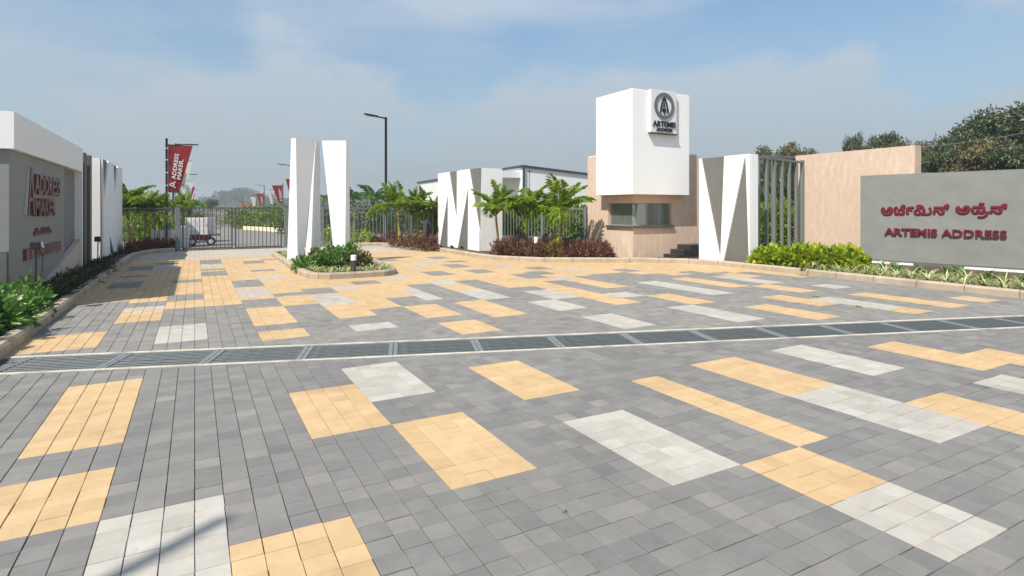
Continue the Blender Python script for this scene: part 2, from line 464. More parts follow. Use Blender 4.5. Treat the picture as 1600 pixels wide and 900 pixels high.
def shrub_mesh(name, mname, rx, ry, rz, n, ll, lw, seed, clumps=26, tone=(.5, .22), upw=.35):
    """leaf sprays round the tips of many short twigs, so the outline is uneven and gaps stay"""
    g = np.random.default_rng(seed)
    th = g.uniform(0, 2 * np.pi, clumps); ph = np.arccos(g.uniform(-.05, 1, clumps)); rr = g.uniform(.55, 1.05, clumps)
    cdir = np.stack([np.sin(ph) * np.cos(th), np.sin(ph) * np.sin(th), np.cos(ph)], 1)
    cen = cdir * rr[:, None] * np.array([rx, ry, rz]) * .82
    ctone = g.normal(tone[0], tone[1] * .7, clumps)
    k = g.integers(0, clumps, n)
    off = g.normal(size=(n, 3)); off *= (g.uniform(0, 1, (n, 1)) ** .5) * .30 * np.array([rx, ry, rz]) / np.linalg.norm(off, axis=1, keepdims=True)
    P = cen[k] + off; P[:, 2] = np.abs(P[:, 2]) + .01
    D = off / (np.linalg.norm(off, axis=1, keepdims=True) + 1e-6) + cdir[k] * .7 + g.normal(size=(n, 3)) * .35 + np.array([0, 0, upw])
    t = ctone[k] + g.normal(0, tone[1] * .6, n)
    return leaf_mesh(name, P, D, ll * g.uniform(.6, 1.25, n), lw * g.uniform(.65, 1.25, n), t, mname, seed=seed, face=cdir[k] * .6 + np.array([0, 0, .9]))
def stems_mb(seed, rx, rz, n=7, r=.008):
    g = random.Random(seed); m_ = MB()
    for i in range(n):
        a = g.uniform(0, 6.28); e = g.uniform(.4, .8)
        m_.tube([(0.03 * math.cos(a), .03 * math.sin(a), -.03), (rx * e * .5 * math.cos(a), rx * e * .5 * math.sin(a), rz * .5), (rx * e * math.cos(a), rx * e * math.sin(a), rz * .9)], [r, r * .8, r * .4], 5)
    return m_
SHR = {}
def shrub(name, label, cat, mname, x, y, z, rx, ry, rz, n, ll, lw, seed, group=None, variants=3, **kw):
    """shrub = foliage + stems; meshes of one kind are shared over a few variants, each plant turned and scaled on its own"""
    key = (name, mname, n, ll, seed % variants)
    if key not in SHR:
        SHR[key] = (shrub_mesh('foliage', mname, 1, 1, 1, n, ll / max(rx, .01), lw / max(rx, .01), 100 + len(SHR) * 7 + seed % variants, **kw),
                    stems_mb(len(SHR), 1, 1, r=.012 / max(rx, .1)).mesh('stems', ['bark']))
    f, st = SHR[key]
    t = thing(name, label, cat, (x, y, z), random.uniform(0, 6.28), group)
    t.scale = (rx, ry, rz)
    link('foliage', f, t); link('stems', st, t)
    return t
def frond_mesh(name, length, droop, pairs, leaflet, mname, seed, width=.05, lift=.9):
    g = np.random.default_rng(seed)
    m_ = MB()
    pts = []
    n = 9
    for i in range(n):
        s_ = i / (n - 1)
        ang = lift - droop * s_ ** 1.25
        if i == 0: p = Vector((0, 0, 0))
        else: p = pts[-1] + Vector((math.cos(ang), 0, math.sin(ang))) * (length / (n - 1))
        pts.append(p)
    m_.tube(pts, [.022 - .018 * i / (n - 1) for i in range(n)], 5, 0, .75)
    for i in range(pairs):
        s_ = .16 + .84 * i / (pairs - 1); q = s_ * (n - 1); k = min(int(q), n - 2); f = q - k
        p = pts[k].lerp(pts[k + 1], f); tan = (pts[k + 1] - pts[k]).normalized()
        ll = leaflet * (math.sin(math.pi * min(1, .18 + .78 * s_)) ** .6) * g.uniform(.85, 1.1)
        nrm = tan.cross(Vector((0, 1, 0))) * -1
        for sd in (-1, 1):
            d = (Vector((0, sd, 0)) * g.uniform(.75, .95) + tan * g.uniform(.55, .8) + Vector((0, 0, 1)) * g.uniform(-.05, .22)).normalized()
            mid = p + d * ll * .5; tip = p + d * ll + Vector((0, 0, -ll * g.uniform(.15, .42)))
            w = d.cross(Vector((0, 0, 1)))
            if w.length < .1: w = tan.copy()
            w = w.normalized() * width * .5
            t = float(np.clip(g.normal(.5, .2), 0, 1))
            up = Vector((0, 0, width * .2))
            m_.add([p, mid + w + up, mid - w - up, tip], [(0, 1, 3), (0, 3, 2)], 0, t)
    return m_.mesh(name, [mname], tone=True)
def blade_clump(seed, n, length, width, mname, spread=1.0):
    g = random.Random(seed); m_ = MB()
    for i in range(n):
        a = g.uniform(0, 6.283); l_ = length * g.uniform(.6, 1.15); e = g.uniform(.35, 1.25)
        t = min(1, max(0, g.gauss(.55, .25))); p = Vector((g.uniform(-.05, .05), g.uniform(-.05, .05), 0)); dr = Vector((math.cos(a), math.sin(a), 0)); sd = Vector((-dr.y, dr.x, 0)) * width * .5
        prev = None; ang = e; segs = 4
        for k in range(segs + 1):
            wd = 1 - (k / segs) ** 2 * .95
            cur = (p + sd * wd, p - sd * wd)
            if prev: m_.add([prev[0], prev[1], cur[1], cur[0]], [(0, 1, 2, 3)], 0, t)
            prev = cur
            p = p + (dr * math.cos(ang) * spread + Vector((0, 0, math.sin(ang)))) * l_ / segs
            ang -= g.uniform(.25, .55)
    return m_.mesh('blades', [mname], tone=True)
def tree_mesh(seed, h, cr, n_clump, leaves, ll, mname, flat=.8):
    """trunk+limbs mesh and crown mesh; crown = leaf clumps held on limb ends through the whole volume"""
    g = np.random.default_rng(seed); tm = MB(); r0 = h * .022
    th = h * .42
    tm.tube([(0, 0, -.2), (.05 * h * .3, .02 * h, th * .5), (.02 * h, .03 * h, th)], [r0 * 1.3, r0, r0 * .8], 8)
    P = []; D = []; T = []; FC = []
    for k in range(n_clump):
        a = g.uniform(0, 6.283); e = g.uniform(-.25, 1.0); rad = cr * g.uniform(.35, 1.0) * math.sqrt(max(.1, 1 - .55 * e * e))
        cpt = np.array([rad * math.cos(a), rad * math.sin(a), h * .66 + e * h * .30 * flat + g.normal(0, .02) * h])
        if k % 3 == 0: tm.tube([(.02 * h, .03 * h, th * g.uniform(.75, 1)), tuple(cpt * np.array([.5, .5, 1]) * np.array([1, 1, .86])), tuple(cpt)], [r0 * .5, r0 * .3, r0 * .1], 5)
        cs = cr * g.uniform(.22, .42); base = g.normal(.45, .16)
        o = g.normal(size=(leaves, 3)); o /= np.linalg.norm(o, axis=1, keepdims=True); o *= (g.uniform(0, 1, (leaves, 1)) ** .45) * cs * np.array([1, 1, .75])
        P.append(cpt + o); D.append(o / cs + g.normal(size=(leaves, 3)) * .5 + np.array([0, 0, .15])); T.append(base + g.normal(0, .18, leaves)); FC.append(np.broadcast_to((cpt - np.array([0, 0, h * .6])) / cr, (leaves, 3)) * .6 + o / cs * .5 + np.array([0, 0, .7]))
    P = np.concatenate(P); D = np.concatenate(D); T = np.concatenate(T)
    me = leaf_mesh('crown', P, D, ll * g.uniform(.7, 1.3, len(P)), ll * .55 * g.uniform(.7, 1.2, len(P)), T, mname, seed=seed, face=np.concatenate(FC))
    return tm.mesh('trunk', ['bark'], smooth=True), me

# ================================================================== THE GROUND
DA = R(-18.2)                                     # the drain crosses the paving at this angle
DT = np.array([math.cos(DA), math.sin(DA)]); DN = np.array([-DT[1], DT[0]])
N0, N1, N2, N3 = 6.712, 6.765, 7.45, 7.505           # outer and inner edges of the two concrete strips
def tn(t, n): return DT * t + DN * n
T0, T1 = -5.17, 20.07
gmb = MB()
def gquad(t0, t1, n0, n1, z=-.055):
    p = [tn(t0, n0), tn(t1, n0), tn(t1, n1), tn(t0, n1)]
    gmb.add([(a[0], a[1], z) for a in p], [(0, 1, 2, 3)])
BIG = 820
gquad(-BIG, BIG, -BIG, N1 - .02); gquad(-BIG, BIG, N2 + .02, BIG); gquad(-BIG, T0, N1 - .02, N2 + .02); gquad(T1, BIG, N1 - .02, N2 + .02)
tag(gmb.build('ground', 'joint_sand'), kind='structure')
pm = MB()
a, b, c_, d = [tuple(tn(t, n)) for t, n in ((T0, N1 - .02), (T1, N1 - .02), (T1, N2 + .02), (T0, N2 + .02))]
for (p, q) in ((a, b), (b, c_), (c_, d), (d, a)):
    pm.add([(*p, -.05), (*q, -.05), (*q, -.5), (*p, -.5)], [(0, 1, 2, 3)])
pm.add([(*a, -.5), (*b, -.5), (*c_, -.5), (*d, -.5)], [(0, 1, 2, 3)])
tag(pm.build('drain_channel', 'drain_pit'), kind='structure')
em = MB()
for (n0, n1) in ((N0, N1), (N2, N3)):
    for k in range(int(T1 - T0)):
        t0 = T0 + k * 1.01; t1 = min(t0 + 1.007, T1)
        em.prism([tuple(tn(t0, n0)), tuple(tn(t1, n0)), tuple(tn(t1, n1)), tuple(tn(t0, n1))], -.06, .006)
tag(em.build('drain_edge_strip', 'drain_concrete'), kind='structure')

# grates: one panel a metre, bars run along the drain
bar_m = MB().bbox(.055, .955, -.017, .017, -.03, .0, .003).mesh('grate_bar', ['grate_steel'])
frm = MB()
frm.box(.004, .052, N1 - N1 + .004, N2 - N1 - .004, -.035, .003); frm.box(.958, 1.006, .004, N2 - N1 - .004, -.035, .003)
frm.box(.052, .958, .004, .03, -.035, -.001); frm.box(.052, .958, N2 - N1 - .03, N2 - N1 - .004, -.035, -.001)
frm_m = frm.mesh('grate_frame', ['grate_frame'])
k = 0
t = -0.13 + 1.01 * -5
while t < T1 - 1.0:
    p = tn(t, N1)
    pr = proj(p[0] + .4, p[1] - .3, 0)
    if -150 < pr[0] < 1750:
        lab = 'dark steel drain grate with long narrow bars between concrete edge strips'
        gr = thing('drain_grate', lab, 'drain grate', (p[0], p[1], 0), DA, 'drain grates across the paving')
        link('grate_frame', frm_m, gr)
        for j in range(9): link('grate_bar', bar_m, gr, (0, .066 + j * .069, random.uniform(-.002, .001)))
    t += 1.01

# ------------------------------------------------------------------ kerbs (outer base line of each)
K_LEFT = [(-1.9, 7.9), (-1.88, 12), (-1.86, 16), (-1.85, 20), (-1.83, 23.6), (-1.68, 25.2), (-1.30, 26.1), (-.62, 26.6)]
K_BACK = [(6.25, 26.65), (7.6, 26.2), (8.35, 24.8), (8.52, 22), (8.55, 18.2), (8.75, 16.9), (9.6, 15.6), (11, 14.75), (12.3, 14.03), (13.25, 13.15), (13.68, 12.1), (13.72, 11), (13.68, 7), (13.62, 3), (13.6, -3)]
K_ISLE = [(2.42, 22.4), (2.36, 18.3), (2.33, 15.2), (2.42, 14.55), (2.80, 14.2), (3.5, 14.18), (4.25, 14.25), (4.6, 14.6), (4.78, 15.4), (4.95, 18.5), (5.22, 22.4), (4.9, 22.8), (2.7, 22.8)]
def resample(path, step, closed=False):
    P = [Vector(p) for p in path] + ([Vector(path[0])] if closed else [])
    out = []; dacc = 0; nxt = 0
    for a, b in zip(P, P[1:]):
        l_ = (b - a).length
        while nxt <= dacc + l_ + 1e-9:
            out.append(a.lerp(b, (nxt - dacc) / l_)); nxt += step
        dacc += l_
    return out
def kerb(path, side, label_path, closed=False, step=.9, w=.15, h=.15):
    """row of kerb stones, each its own piece, on a concrete bed strip; side=+1: bed lies left of the path"""
    pts = resample(path, .15, closed)
    nr = []
    for i in range(len(pts)):
        a, b = pts[max(i - 1, 0)], pts[min(i + 1, len(pts) - 1)]
        if closed: a, b = pts[i - 1], pts[(i + 1) % len(pts)]
        d = (b - a).normalized(); nr.append(Vector((-d.y, d.x)) * side)
    bed = MB(); per = max(1, round(step / .15)); stones = []
    end = len(pts) - 1
    for i in range(end):
        p, q = pts[i], pts[i + 1]; np_, nq = nr[i], nr[i + 1]
        bed.prism([tuple(p + np_ * .01), tuple(q + nq * .01), tuple(q + nq * (w - .01)), tuple(p + np_ * (w - .01))], -.055, h - .03)
    root = tag(bed.build('kerb', 'joint_sand'), kind='structure')
    i = 0
    while i < end:
        j = min(i + per, end)
        m_ = MB(); prof = [(0, -.05), (0, h - .035), (.03, h), (w, h), (w, -.05)]
        rows = []
        for k in range(i, j + 1):
            p = pts[k].copy(); n_ = nr[k]
            if k == i: p = p.lerp(pts[k + 1], .045)
            if k == j: p = p.lerp(pts[k - 1], .045)
            jit = random.uniform(-.002, .002)
            rows.append([(p.x + n_.x * o, p.y + n_.y * o, z + (jit if z > 0 else 0)) for o, z in prof])
        vs = [v for r_ in rows for v in r_]; fs = []
        for k in range(len(rows) - 1):
            for s_ in range(4):
                a = k * 5 + s_; f = (a, a + 1, a + 6, a + 5)
                fs.append(f if side < 0 else f[::-1])
        fs += [tuple(range(5)), tuple(range(len(vs) - 1, len(vs) - 6, -1))]
        m_.add(vs, fs)
        m_.build('kerb_stone', 'kerb_stone', root)
        i = j
    return root
kerb(K_LEFT, 1, 'l'); kerb(K_BACK, 1, 'b'); kerb(K_ISLE, 1, 'i', True)

def bed(name, poly, z=.09, m_='soil'):
    mb = MB(); mb.prism(poly, -.05, z)
    return tag(mb.build(name, m_), kind='structure')
def inset(path, w, side=1):
    P = [Vector(p) for p in path]; out = []
    for i, p in enumerate(P):
        a, b = P[max(i - 1, 0)], P[min(i + 1, len(P) - 1)]; d = (b - a).normalized()
        out.append((p.x - d.y * side * w, p.y + d.x * side * w))
    return out
bed('planting_bed', inset(K_LEFT, .13) + [(-.62, 27.0), (-5, 27.0), (-5, 7.9)])
bed('planting_bed', inset(K_BACK, .13) + [(40, -3), (40, 22), (13, 27), (6.25, 27.0)])
isl = [Vector(p) for p in K_ISLE]; ic = Vector((3.6, 18.5))
bed('planting_bed', [(3.6 + (p.x - 3.6) * .93, 18.5 + (p.y - 18.5) * .976) for p in isl])

# ------------------------------------------------------------------ paving: square pavers 150 mm, colour blocks on the same grid
U = .15
def cols(near):
    xs = [float(x) for x in range(-70, 26)] + [26.15, 27.3]
    x = 27.3
    while x < 125:
        if near and abs(x - 35.3) < .01: x += .7
        else: x += 1.0
        xs.append(round(x, 3))
    return xs
def bands(near):
    b = [-43 + 4 * i for i in range(18)] + [27.3]
    b = [-19, -15, -11, -7, -3, 1, 5, 9, 13, 17, 21, 25, 27.3, 31.3, 35.3]
    nx = 36.0 if near else 35.3
    b[-1] = nx
    while b[-1] < 125: b.append(b[-1] + 4)
    return b
NEAR = [(3, 33, 45, 'Y'), (3, 25, 30, 'Y'), (2, 20, 26, 'W'), (4, 17, 25, 'W'), (5, 13, 21, 'Y'), (6, 29, 37, 'Y'), (7, 33, 41, 'W'), (7, 21, 29, 'Y'), (9, 29, 37, 'Y'),
        (9, 17, 25, 'W'), (11, 17, 29, 'Y'), (13, 22, 30, 'Y'), (13, 14, 22, 'W'), (15, 22, 30, 'W'), (10, 13, 17, 'Y'), (10, 9, 13, 'W'),
        (17, 19, 27, 'Y'), (18, 17, 22, 'Y'), (16, 13, 18, 'W'), (14, 10, 18, 'Y'), (19, 11, 17, 'Y'), (20, 15, 21, 'W'), (22, 7, 15, 'Y'), (0, 38, 50, 'Y'), (1, 28, 36, 'W'), (12, 5, 9, 'Y'), (8, 3, 9, 'W')]
FIELD = {-1: 74, 0: 74, 1: 75, 2: 75, 3: 75, 4: 75, 5: 75, 6: 78, 7: 71, 8: 60, 9: 64, 10: 71, 11: 71, 12: 82, 13: 79, 14: 83, 15: 72, 16: 53, 17: 76, 18: 65, 19: 79, 20: 72, 21: 80, 22: 76, 23: 72, 24: 76, 25: 72, 26: 70}
FAR = [(1, 57, 64, 'Y'), (2, 57, 64, 'Y'), (3, 68, 75, 'Y'), (4, 56, 64, 'W'), (6, 60, 71, 'Y'), (6, 53, 57, 'Y'), (6, 72, 78, 'G'), (7, 79, 82, 'G'), (8, 79, 85, 'G'), (8, 69, 78, 'W'),
       (8, 53, 56, 'W'), (10, 56, 64, 'Y'), (12, 53, 64, 'Y'), (11, 67, 78, 'W'), (13, 64, 73, 'W'), (13, 73, 79, 'Y'), (13, 79, 85, 'P'), (14, 53, 60, 'W'), (14, 42, 49, 'W'), (15, 60, 68, 'W'),
       (14, 91, 98, 'G'), (16, 102, 109, 'G'), (16, 91, 97, 'G'), (17, 80, 87, 'G'), (17, 122, 128, 'G'), (17, 112, 116, 'G'), (10, 86, 90, 'G'), (9, 82, 86, 'P'), (10, 47, 53, 'Y'),
       (17, 57, 61, 'W'), (17, 39, 49, 'W'), (18, 49, 57, 'Y'), (18, 84, 89, 'G'), (18, 77, 81, 'P'), (19, 36, 45, 'Y'), (20, 53, 68, 'W'), (20, 72, 80, 'G'), (20, 84, 90, 'P'), (21, 41, 49, 'Y'), (22, 36, 45, 'W'), (22, 33, 36, 'Y'),
       (22, 57, 69, 'Y'), (23, 49, 57, 'Y'), (24, 57, 68, 'W'), (25, 49, 53, 'W'), (24, 33, 45, 'Y'), (26, 33, 37, 'Y'), (27, 60, 74, 'Y'), (25, 64, 70, 'Y'), (19, 91, 96, 'G'), (22, 80, 85, 'G'), (15, 110, 115, 'P'), (14, 104, 108, 'P'),
       (5, 133, 144, 'G'), (5, 119, 122, 'G'), (5, 123, 132, 'P'), (5, 109, 117, 'G'), (4, 101, 105, 'G'), (4, 81, 87, 'G'), (6, 91, 100, 'G'), (6, 80, 90, 'P'), (7, 130, 137, 'G'), (7, 113, 116, 'G'), (7, 100, 106, 'P'), (8, 137, 140, 'G'),
       (2, 125, 134, 'G'), (3, 136, 140, 'G'), (3, 124, 135, 'P'), (2, 98, 106, 'G'), (2, 113, 116, 'G'), (3, 75, 78, 'P'), (3, 78, 82, 'G'), (2, 75, 84, 'G'), (1, 75, 84, 'G'), (1, 108, 114, 'P'), (9, 95, 99, 'P'), (12, 90, 96, 'P'), (12, 104, 108, 'G'), (16, 118, 123, 'P'), (18, 96, 101, 'P'), (14, 122, 126, 'G'), (8, 118, 122, 'P'), (11, 112, 118, 'P')]
def inside(p, poly):
    x, y = p; r = False; n = len(poly)
    for i in range(n):
        x1, y1 = poly[i]; x2, y2 = poly[(i + 1) % n]
        if (y1 > y) != (y2 > y) and x < (x2 - x1) * (y - y1) / (y2 - y1) + x1: r = not r
    return r
BED_L = inset(K_LEFT, .08) + [(-.62, 30), (-14, 30), (-14, 7.9)]
BED_R = inset(K_BACK, .08) + [(60, -6), (60, 40), (6.25, 40)]
ISL = [(3.6 + (p.x - 3.6) * .94, 18.5 + (p.y - 18.5) * .98) for p in isl]
def clip(poly, nlim, keep_less):
    out = []; n = len(poly)
    f = [(p[0] * DN[0] + p[1] * DN[1] - nlim) * (1 if keep_less else -1) for p in poly]
    for i in range(n):
        j = (i + 1) % n
        if f[i] <= 0: out.append(poly[i])
        if (f[i] < 0 < f[j]) or (f[j] < 0 < f[i]):
            s_ = f[i] / (f[i] - f[j]); out.append((poly[i][0] + (poly[j][0] - poly[i][0]) * s_, poly[i][1] + (poly[j][1] - poly[i][1]) * s_))
    return out
CI = {'G': 0, 'Y': 1, 'W': 2, 'P': 3}
cells = []
for near in (True, False):
    xs = cols(near); bd = bands(near)
    blocks = {}
    for (bi, y0, y1, col) in (NEAR if near else FAR):
        for yy in range(y0, y1): blocks[(bi, yy)] = col
    ylo, yhi = (-12, 62) if near else (20, 179)
    for i in range(len(xs) - 1):
        xa, xb = xs[i], xs[i + 1]; xm = (xa + xb) / 2
        bi = -1
        for q in range(len(bd)):
            if bd[q] <= xm: bi = q
        for yy in range(ylo, yhi):
            x0, x1, y0, y1 = xa * U, xb * U, (yy + .37) * U, (yy + 1.37) * U
            mx_, my_ = (x0 + x1) / 2, (y0 + y1) / 2
            n_ = mx_ * DN[0] + my_ * DN[1]
            if near and n_ > N0 + .1: continue
            if not near and n_ < N3 - .1: continue
            if mx_ < -9 or mx_ > 17 and not near: continue
            if not near and (inside((mx_, my_), BED_L) or inside((mx_, my_), BED_R) or inside((mx_, my_), ISL)): continue
            if not near and mx_ < -2.2: continue
            if near and mx_ > 13.8 : continue
            poly = [(x0, y0), (x1, y0), (x1, y1), (x0, y1)]; full = True
            if abs(n_ - (N0 if near else N3)) < .2:
                poly = clip(poly, N0 - .004 if near else N3 + .004, near)
                full = len(poly) == 4 and abs(x1 - x0 - U) < .001 and all(q in poly for q in [(x0, y0), (x1, y0), (x1, y1), (x0, y1)])
                if len(poly) < 3: continue
            if abs(xb - xa - 1) > .01: full = False
            col = blocks.get((bi, yy))
            if col is None:
                col = 'G'
                if not near:
                    if yy >= 148: col = 'P'
                    elif yy >= FIELD.get(bi, 72): col = 'Y'
            cells.append((poly, col, full, mx_, my_))
scored = []
for idx, (poly, col, full, mx_, my_) in enumerate(cells):
    if not full or my_ * cc - mx_ * ss < 1.0: continue
    u, v, dd = proj(mx_, my_, 0)
    if -40 < u < 1640 and 300 < v < 930: scored.append((dd, idx))
scored.sort()
single = set(i for _, i in scored[:298])
base = MB(); base.add([(0, 0, 0)] * 0, [])
GX, GY, CH = .0019, .0017, .0023
def paver_faces(mb, poly, mi, tone, dz=0.0, off=(0, 0)):
    n = len(poly); cx = sum(p[0] for p in poly) / n; cy = sum(p[1] for p in poly) / n
    def sh(p, g): return (p[0] - math.copysign(min(g[0], abs(p[0] - cx)), p[0] - cx) - off[0], p[1] - math.copysign(min(g[1], abs(p[1] - cy)), p[1] - cy) - off[1])
    o = [sh(p, (GX, GY)) for p in poly]; t_ = [sh(p, (GX + CH, GY + CH)) for p in poly]
    vs = [(x, y, -.054) for x, y in o] + [(x, y, -.003 + dz) for x, y in o] + [(x, y, dz) for x, y in t_]
    fs = [tuple(range(2 * n, 3 * n))]
    for i in range(n):
        j = (i + 1) % n; fs += [(i, j, n + j, n + i), (n + i, n + j, 2 * n + j, 2 * n + i)]
    mb.add(vs, fs, mi, tone)
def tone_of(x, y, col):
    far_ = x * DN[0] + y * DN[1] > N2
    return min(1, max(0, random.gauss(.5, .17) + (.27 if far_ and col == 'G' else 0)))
PMATS = ['paver_gray', 'paver_yellow', 'paver_white', 'paver_pale']
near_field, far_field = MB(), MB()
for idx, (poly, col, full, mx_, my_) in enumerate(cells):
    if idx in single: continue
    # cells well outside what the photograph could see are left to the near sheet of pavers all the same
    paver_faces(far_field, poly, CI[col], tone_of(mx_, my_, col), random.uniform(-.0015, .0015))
pav = MB()
pav.prism([(-9, -1.8), (13.8, -1.8), tuple(tn(11.8, N0 - .01)), tuple(tn(-10.5, N0 - .01))], -.0562, -.011)
pave_root = tag(pav.build('paving', 'joint_sand'), kind='structure')
tag(far_field.build('paver_field', PMATS, pave_root, tone=True), kind='stuff')
sq = [(-U / 2, -U / 2), (U / 2, -U / 2), (U / 2, U / 2), (-U / 2, U / 2)]
pvar = {}
for col in 'GYWP':
    for k in range(6):
        mb = MB(); paver_faces(mb, sq, 0, min(1, max(0, .2 + .12 * k)))
        pvar[col, k] = mb.mesh('paver', [PMATS[CI[col]]], tone=True)
for idx in sorted(single):
    poly, col, full, mx_, my_ = cells[idx]
    o = link('paver', pvar[col, min(5, max(0, int(random.gauss(3, 1.5))))], pave_root, (mx_ + random.uniform(-.0012, .0012), my_ + random.uniform(-.0012, .0012), random.uniform(-.002, .002)), random.uniform(-.010, .010))

# road beyond the gate
jb = MB(); jb.prism([tuple(tn(-9, N3 + .01)), tuple(tn(20, N3 + .01)), (24, 3.2), (24, 27), (-7, 27)], -.0552, -.011)
mat('joint_sand_pale', (.30, .275, .235), .95, .25, 5)
tag(jb.build('paving_joints', 'joint_sand_pale'), kind='structure')
rd = MB(); rd.prism([(-.6, 27.05), (6.4, 27.05), (7.2, 36), (8.6, 48), (9.5, 62), (2.4, 62), (1.0, 48), (-.4, 36)], -.05, .01)
tag(rd.build('road', 'asphalt'), kind='structure')
lawn = MB()
lawn.prism([(-90, 27.2), (-.75, 27.2), (-.5, 36), (.9, 48), (2.3, 62), (12, 380), (-200, 380)], -.05, .005)
lawn.prism([(6.6, 27.2), (90, 27.2), (400, 380), (14, 380), (9.6, 62), (8.7, 48), (7.3, 36)], -.05, .005)
tag(lawn.build('verge', 'earth'), kind='structure')

# ================================================================== LEFT ENTRANCE WALL
WX = -2.53
lw = thing('entrance_wall', 'long left entrance wall with white top band over a grey lettered panel', 'wall', (WX, 12.0, 0))
mb = MB(); mb.prism([(-.02, 0), (-.02, 6.52), (-.45, 6.52), (-.45, .40), (-4.0, .40), (-4.0, 0)], 2.655, 3.255)
mb.prism([(-.02, 4.56), (-.02, 6.52), (-.0225, 6.52), (-.0225, 4.56)], 2.65, 2.653)
mb.build('top_band', 'white_paint', lw)
mb = MB(); mb.prism([(-.10, .08), (-.10, 4.55), (-.42, 4.55), (-.42, .42), (-4.0, .42), (-4.0, .08)], .05, 2.65)
mb.build('grey_panel', 'panel_gray', lw)
mb = MB(); mb.box(-.42, -.18, 4.60, 6.40, .05, 2.65); mb.build('recess_panel', 'gray_paint', lw)
mb = MB(); mb.box(-.40, -.02, 6.40, 6.52, .05, 2.654); mb.build('end_post', 'white_paint', lw)
# pale skirting wedge at the foot
mb = MB(); mb.frame([(1.2, .05), (6.39, .05), (6.39, .92), (4.4, .55)], (-.16, 0, 0), (0, 1, 0), (0, 0, 1), (1, 0, 0), .12); mb.build('skirting', 'skirting_paint', lw)
mb = MB(); mb.box(-.75, -.12, .03, .085, .05, 1.0); mb.build('dark_panel', 'dark_gray_paint', lw)
# lettering on the grey panel (plane x=-.10 local), writing runs along +Y
px_ = -.098
def on_left(u): return on_x(u, WX - .1)[0] - 12.0
text_obj('lettering', 'ADDRESS', 'rust_letter', lw, (px_, 1.55, 1.98), (0, 1, 0), (0, 0, 1), .36, 2.30, .05, .02)
text_obj('lettering', 'MAKER', 'rust_letter', lw, (px_, 1.60, 1.56), (0, 1, 0), (0, 0, 1), .33, 1.75, .05, .02)
# tall A emblem with pale steel returns
mb = MB()
def bar2(mb, a, b, w, ex0, dep, mi=0):
    a, b = Vector(a), Vector(b); n_ = Vector((-(b - a).y, (b - a).x)).normalized() * w / 2
    mb.frame([tuple(a + n_), tuple(b + n_), tuple(b - n_), tuple(a - n_)], (ex0, 0, 0), (0, 1, 0), (0, 0, 1), (1, 0, 0), dep, mi)
bar2(mb, (1.02, 1.58), (1.26, 2.42), .05, px_, .035, 1); bar2(mb, (1.10, 1.58), (1.30, 2.42), .07, px_, .05, 0); bar2(mb, (1.34, 2.42), (1.52, 1.58), .10, px_, .05, 0)
bar2(mb, (1.19, 1.86), (1.42, 1.86), .08, px_, .045, 0)
mb.build('emblem', ['rust_letter', 'steel_edge'], lw)
# two small raised lines too small to read in the photograph
mb = MB(); rnd = random.Random(3)
y = 1.66
while y < 3.15:
    hgt = rnd.choice((.07, .07, .13)); mb.frame([(y, 1.20 + (y - 1.6) * .0), (y + .04, 1.20), (y + .075, 1.20 + hgt), (y + .035, 1.20 + hgt)], (px_, 0, 0), (0, 1, 0), (0, 0, 1), (1, 0, 0), .03)
    mb.frame([(y - .01, 1.19), (y + .09, 1.19), (y + .09, 1.215), (y - .01, 1.215)], (px_, 0, 0), (0, 1, 0), (0, 0, 1), (1, 0, 0), .028)
    y += .115
y = .95
while y < 3.85:
    w_ = rnd.choice((.05, .13)); mb.frame([(y, .78), (y + w_, .78), (y + w_, .98), (y, .98)], (px_, 0, 0), (0, 1, 0), (0, 0, 1), (1, 0, 0), .05)
    y += w_ + .045
mb.build('small_lettering', 'rust_letter', lw)
# grey fins between wall and pilaster
fn = thing('fin_wall', 'dark grey recessed fins between left lettered wall and white pilaster', 'wall', (WX - .1, 18.6, 0))
for i in range(5):
    MB().box(-.30, -.02 - (i % 2) * .10, i * .46, i * .46 + .36, .05, 3.24).build('fin', 'gray_paint' if i % 2 else 'dark_gray_paint', fn)
MB().box(-.42, -.31, 0, 2.3, .05, 3.22).build('back_panel', 'dark_gray_paint', fn)

# ================================================================== WHITE M / W PILASTERS
def pilaster(name, label, X, face, poly_px, tris_px, org, sc, back, H, y_lo=None, y_hi=None, zb=.08):
    """poly_px: outline of the white front in photo pixels, put on the plane x=X; tris: the grey recessed triangles"""
    def yz(p):
        u, v = org[0] + p[0] / sc, org[1] + p[1] / sc
        Y, d = on_x(u, X); z = zz(v, d)
        if z < .55: z = zb
        if z > H - .2: z = H
        if y_lo is not None: Y = min(max(Y, y_lo), y_hi)
        return (Y, z)
    poly = [yz(p) for p in poly_px]
    ys = [p[0] for p in poly]; y0, y1 = min(ys), max(ys)
    t = thing(name, label, 'pilaster', (X, y0, 0))
    loc = lambda L: [(a - y0, b) for a, b in L]
    dep = .05
    mb = MB(); mb.frame(loc(poly), (0, 0, 0), (0, 1, 0), (0, 0, 1), (-face, 0, 0), dep); mb.build('front_face', 'white_paint', t)
    mb = MB(); x0, x1 = sorted((-face * (dep + .02), -face * back)); mb.box(x0, x1, .003, y1 - y0 - .003, zb, H - .004); mb.build('core', 'white_paint', t)
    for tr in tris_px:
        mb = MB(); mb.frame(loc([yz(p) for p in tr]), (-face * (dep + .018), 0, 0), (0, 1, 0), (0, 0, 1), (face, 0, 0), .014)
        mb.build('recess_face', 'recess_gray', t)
    return t, y0, y1
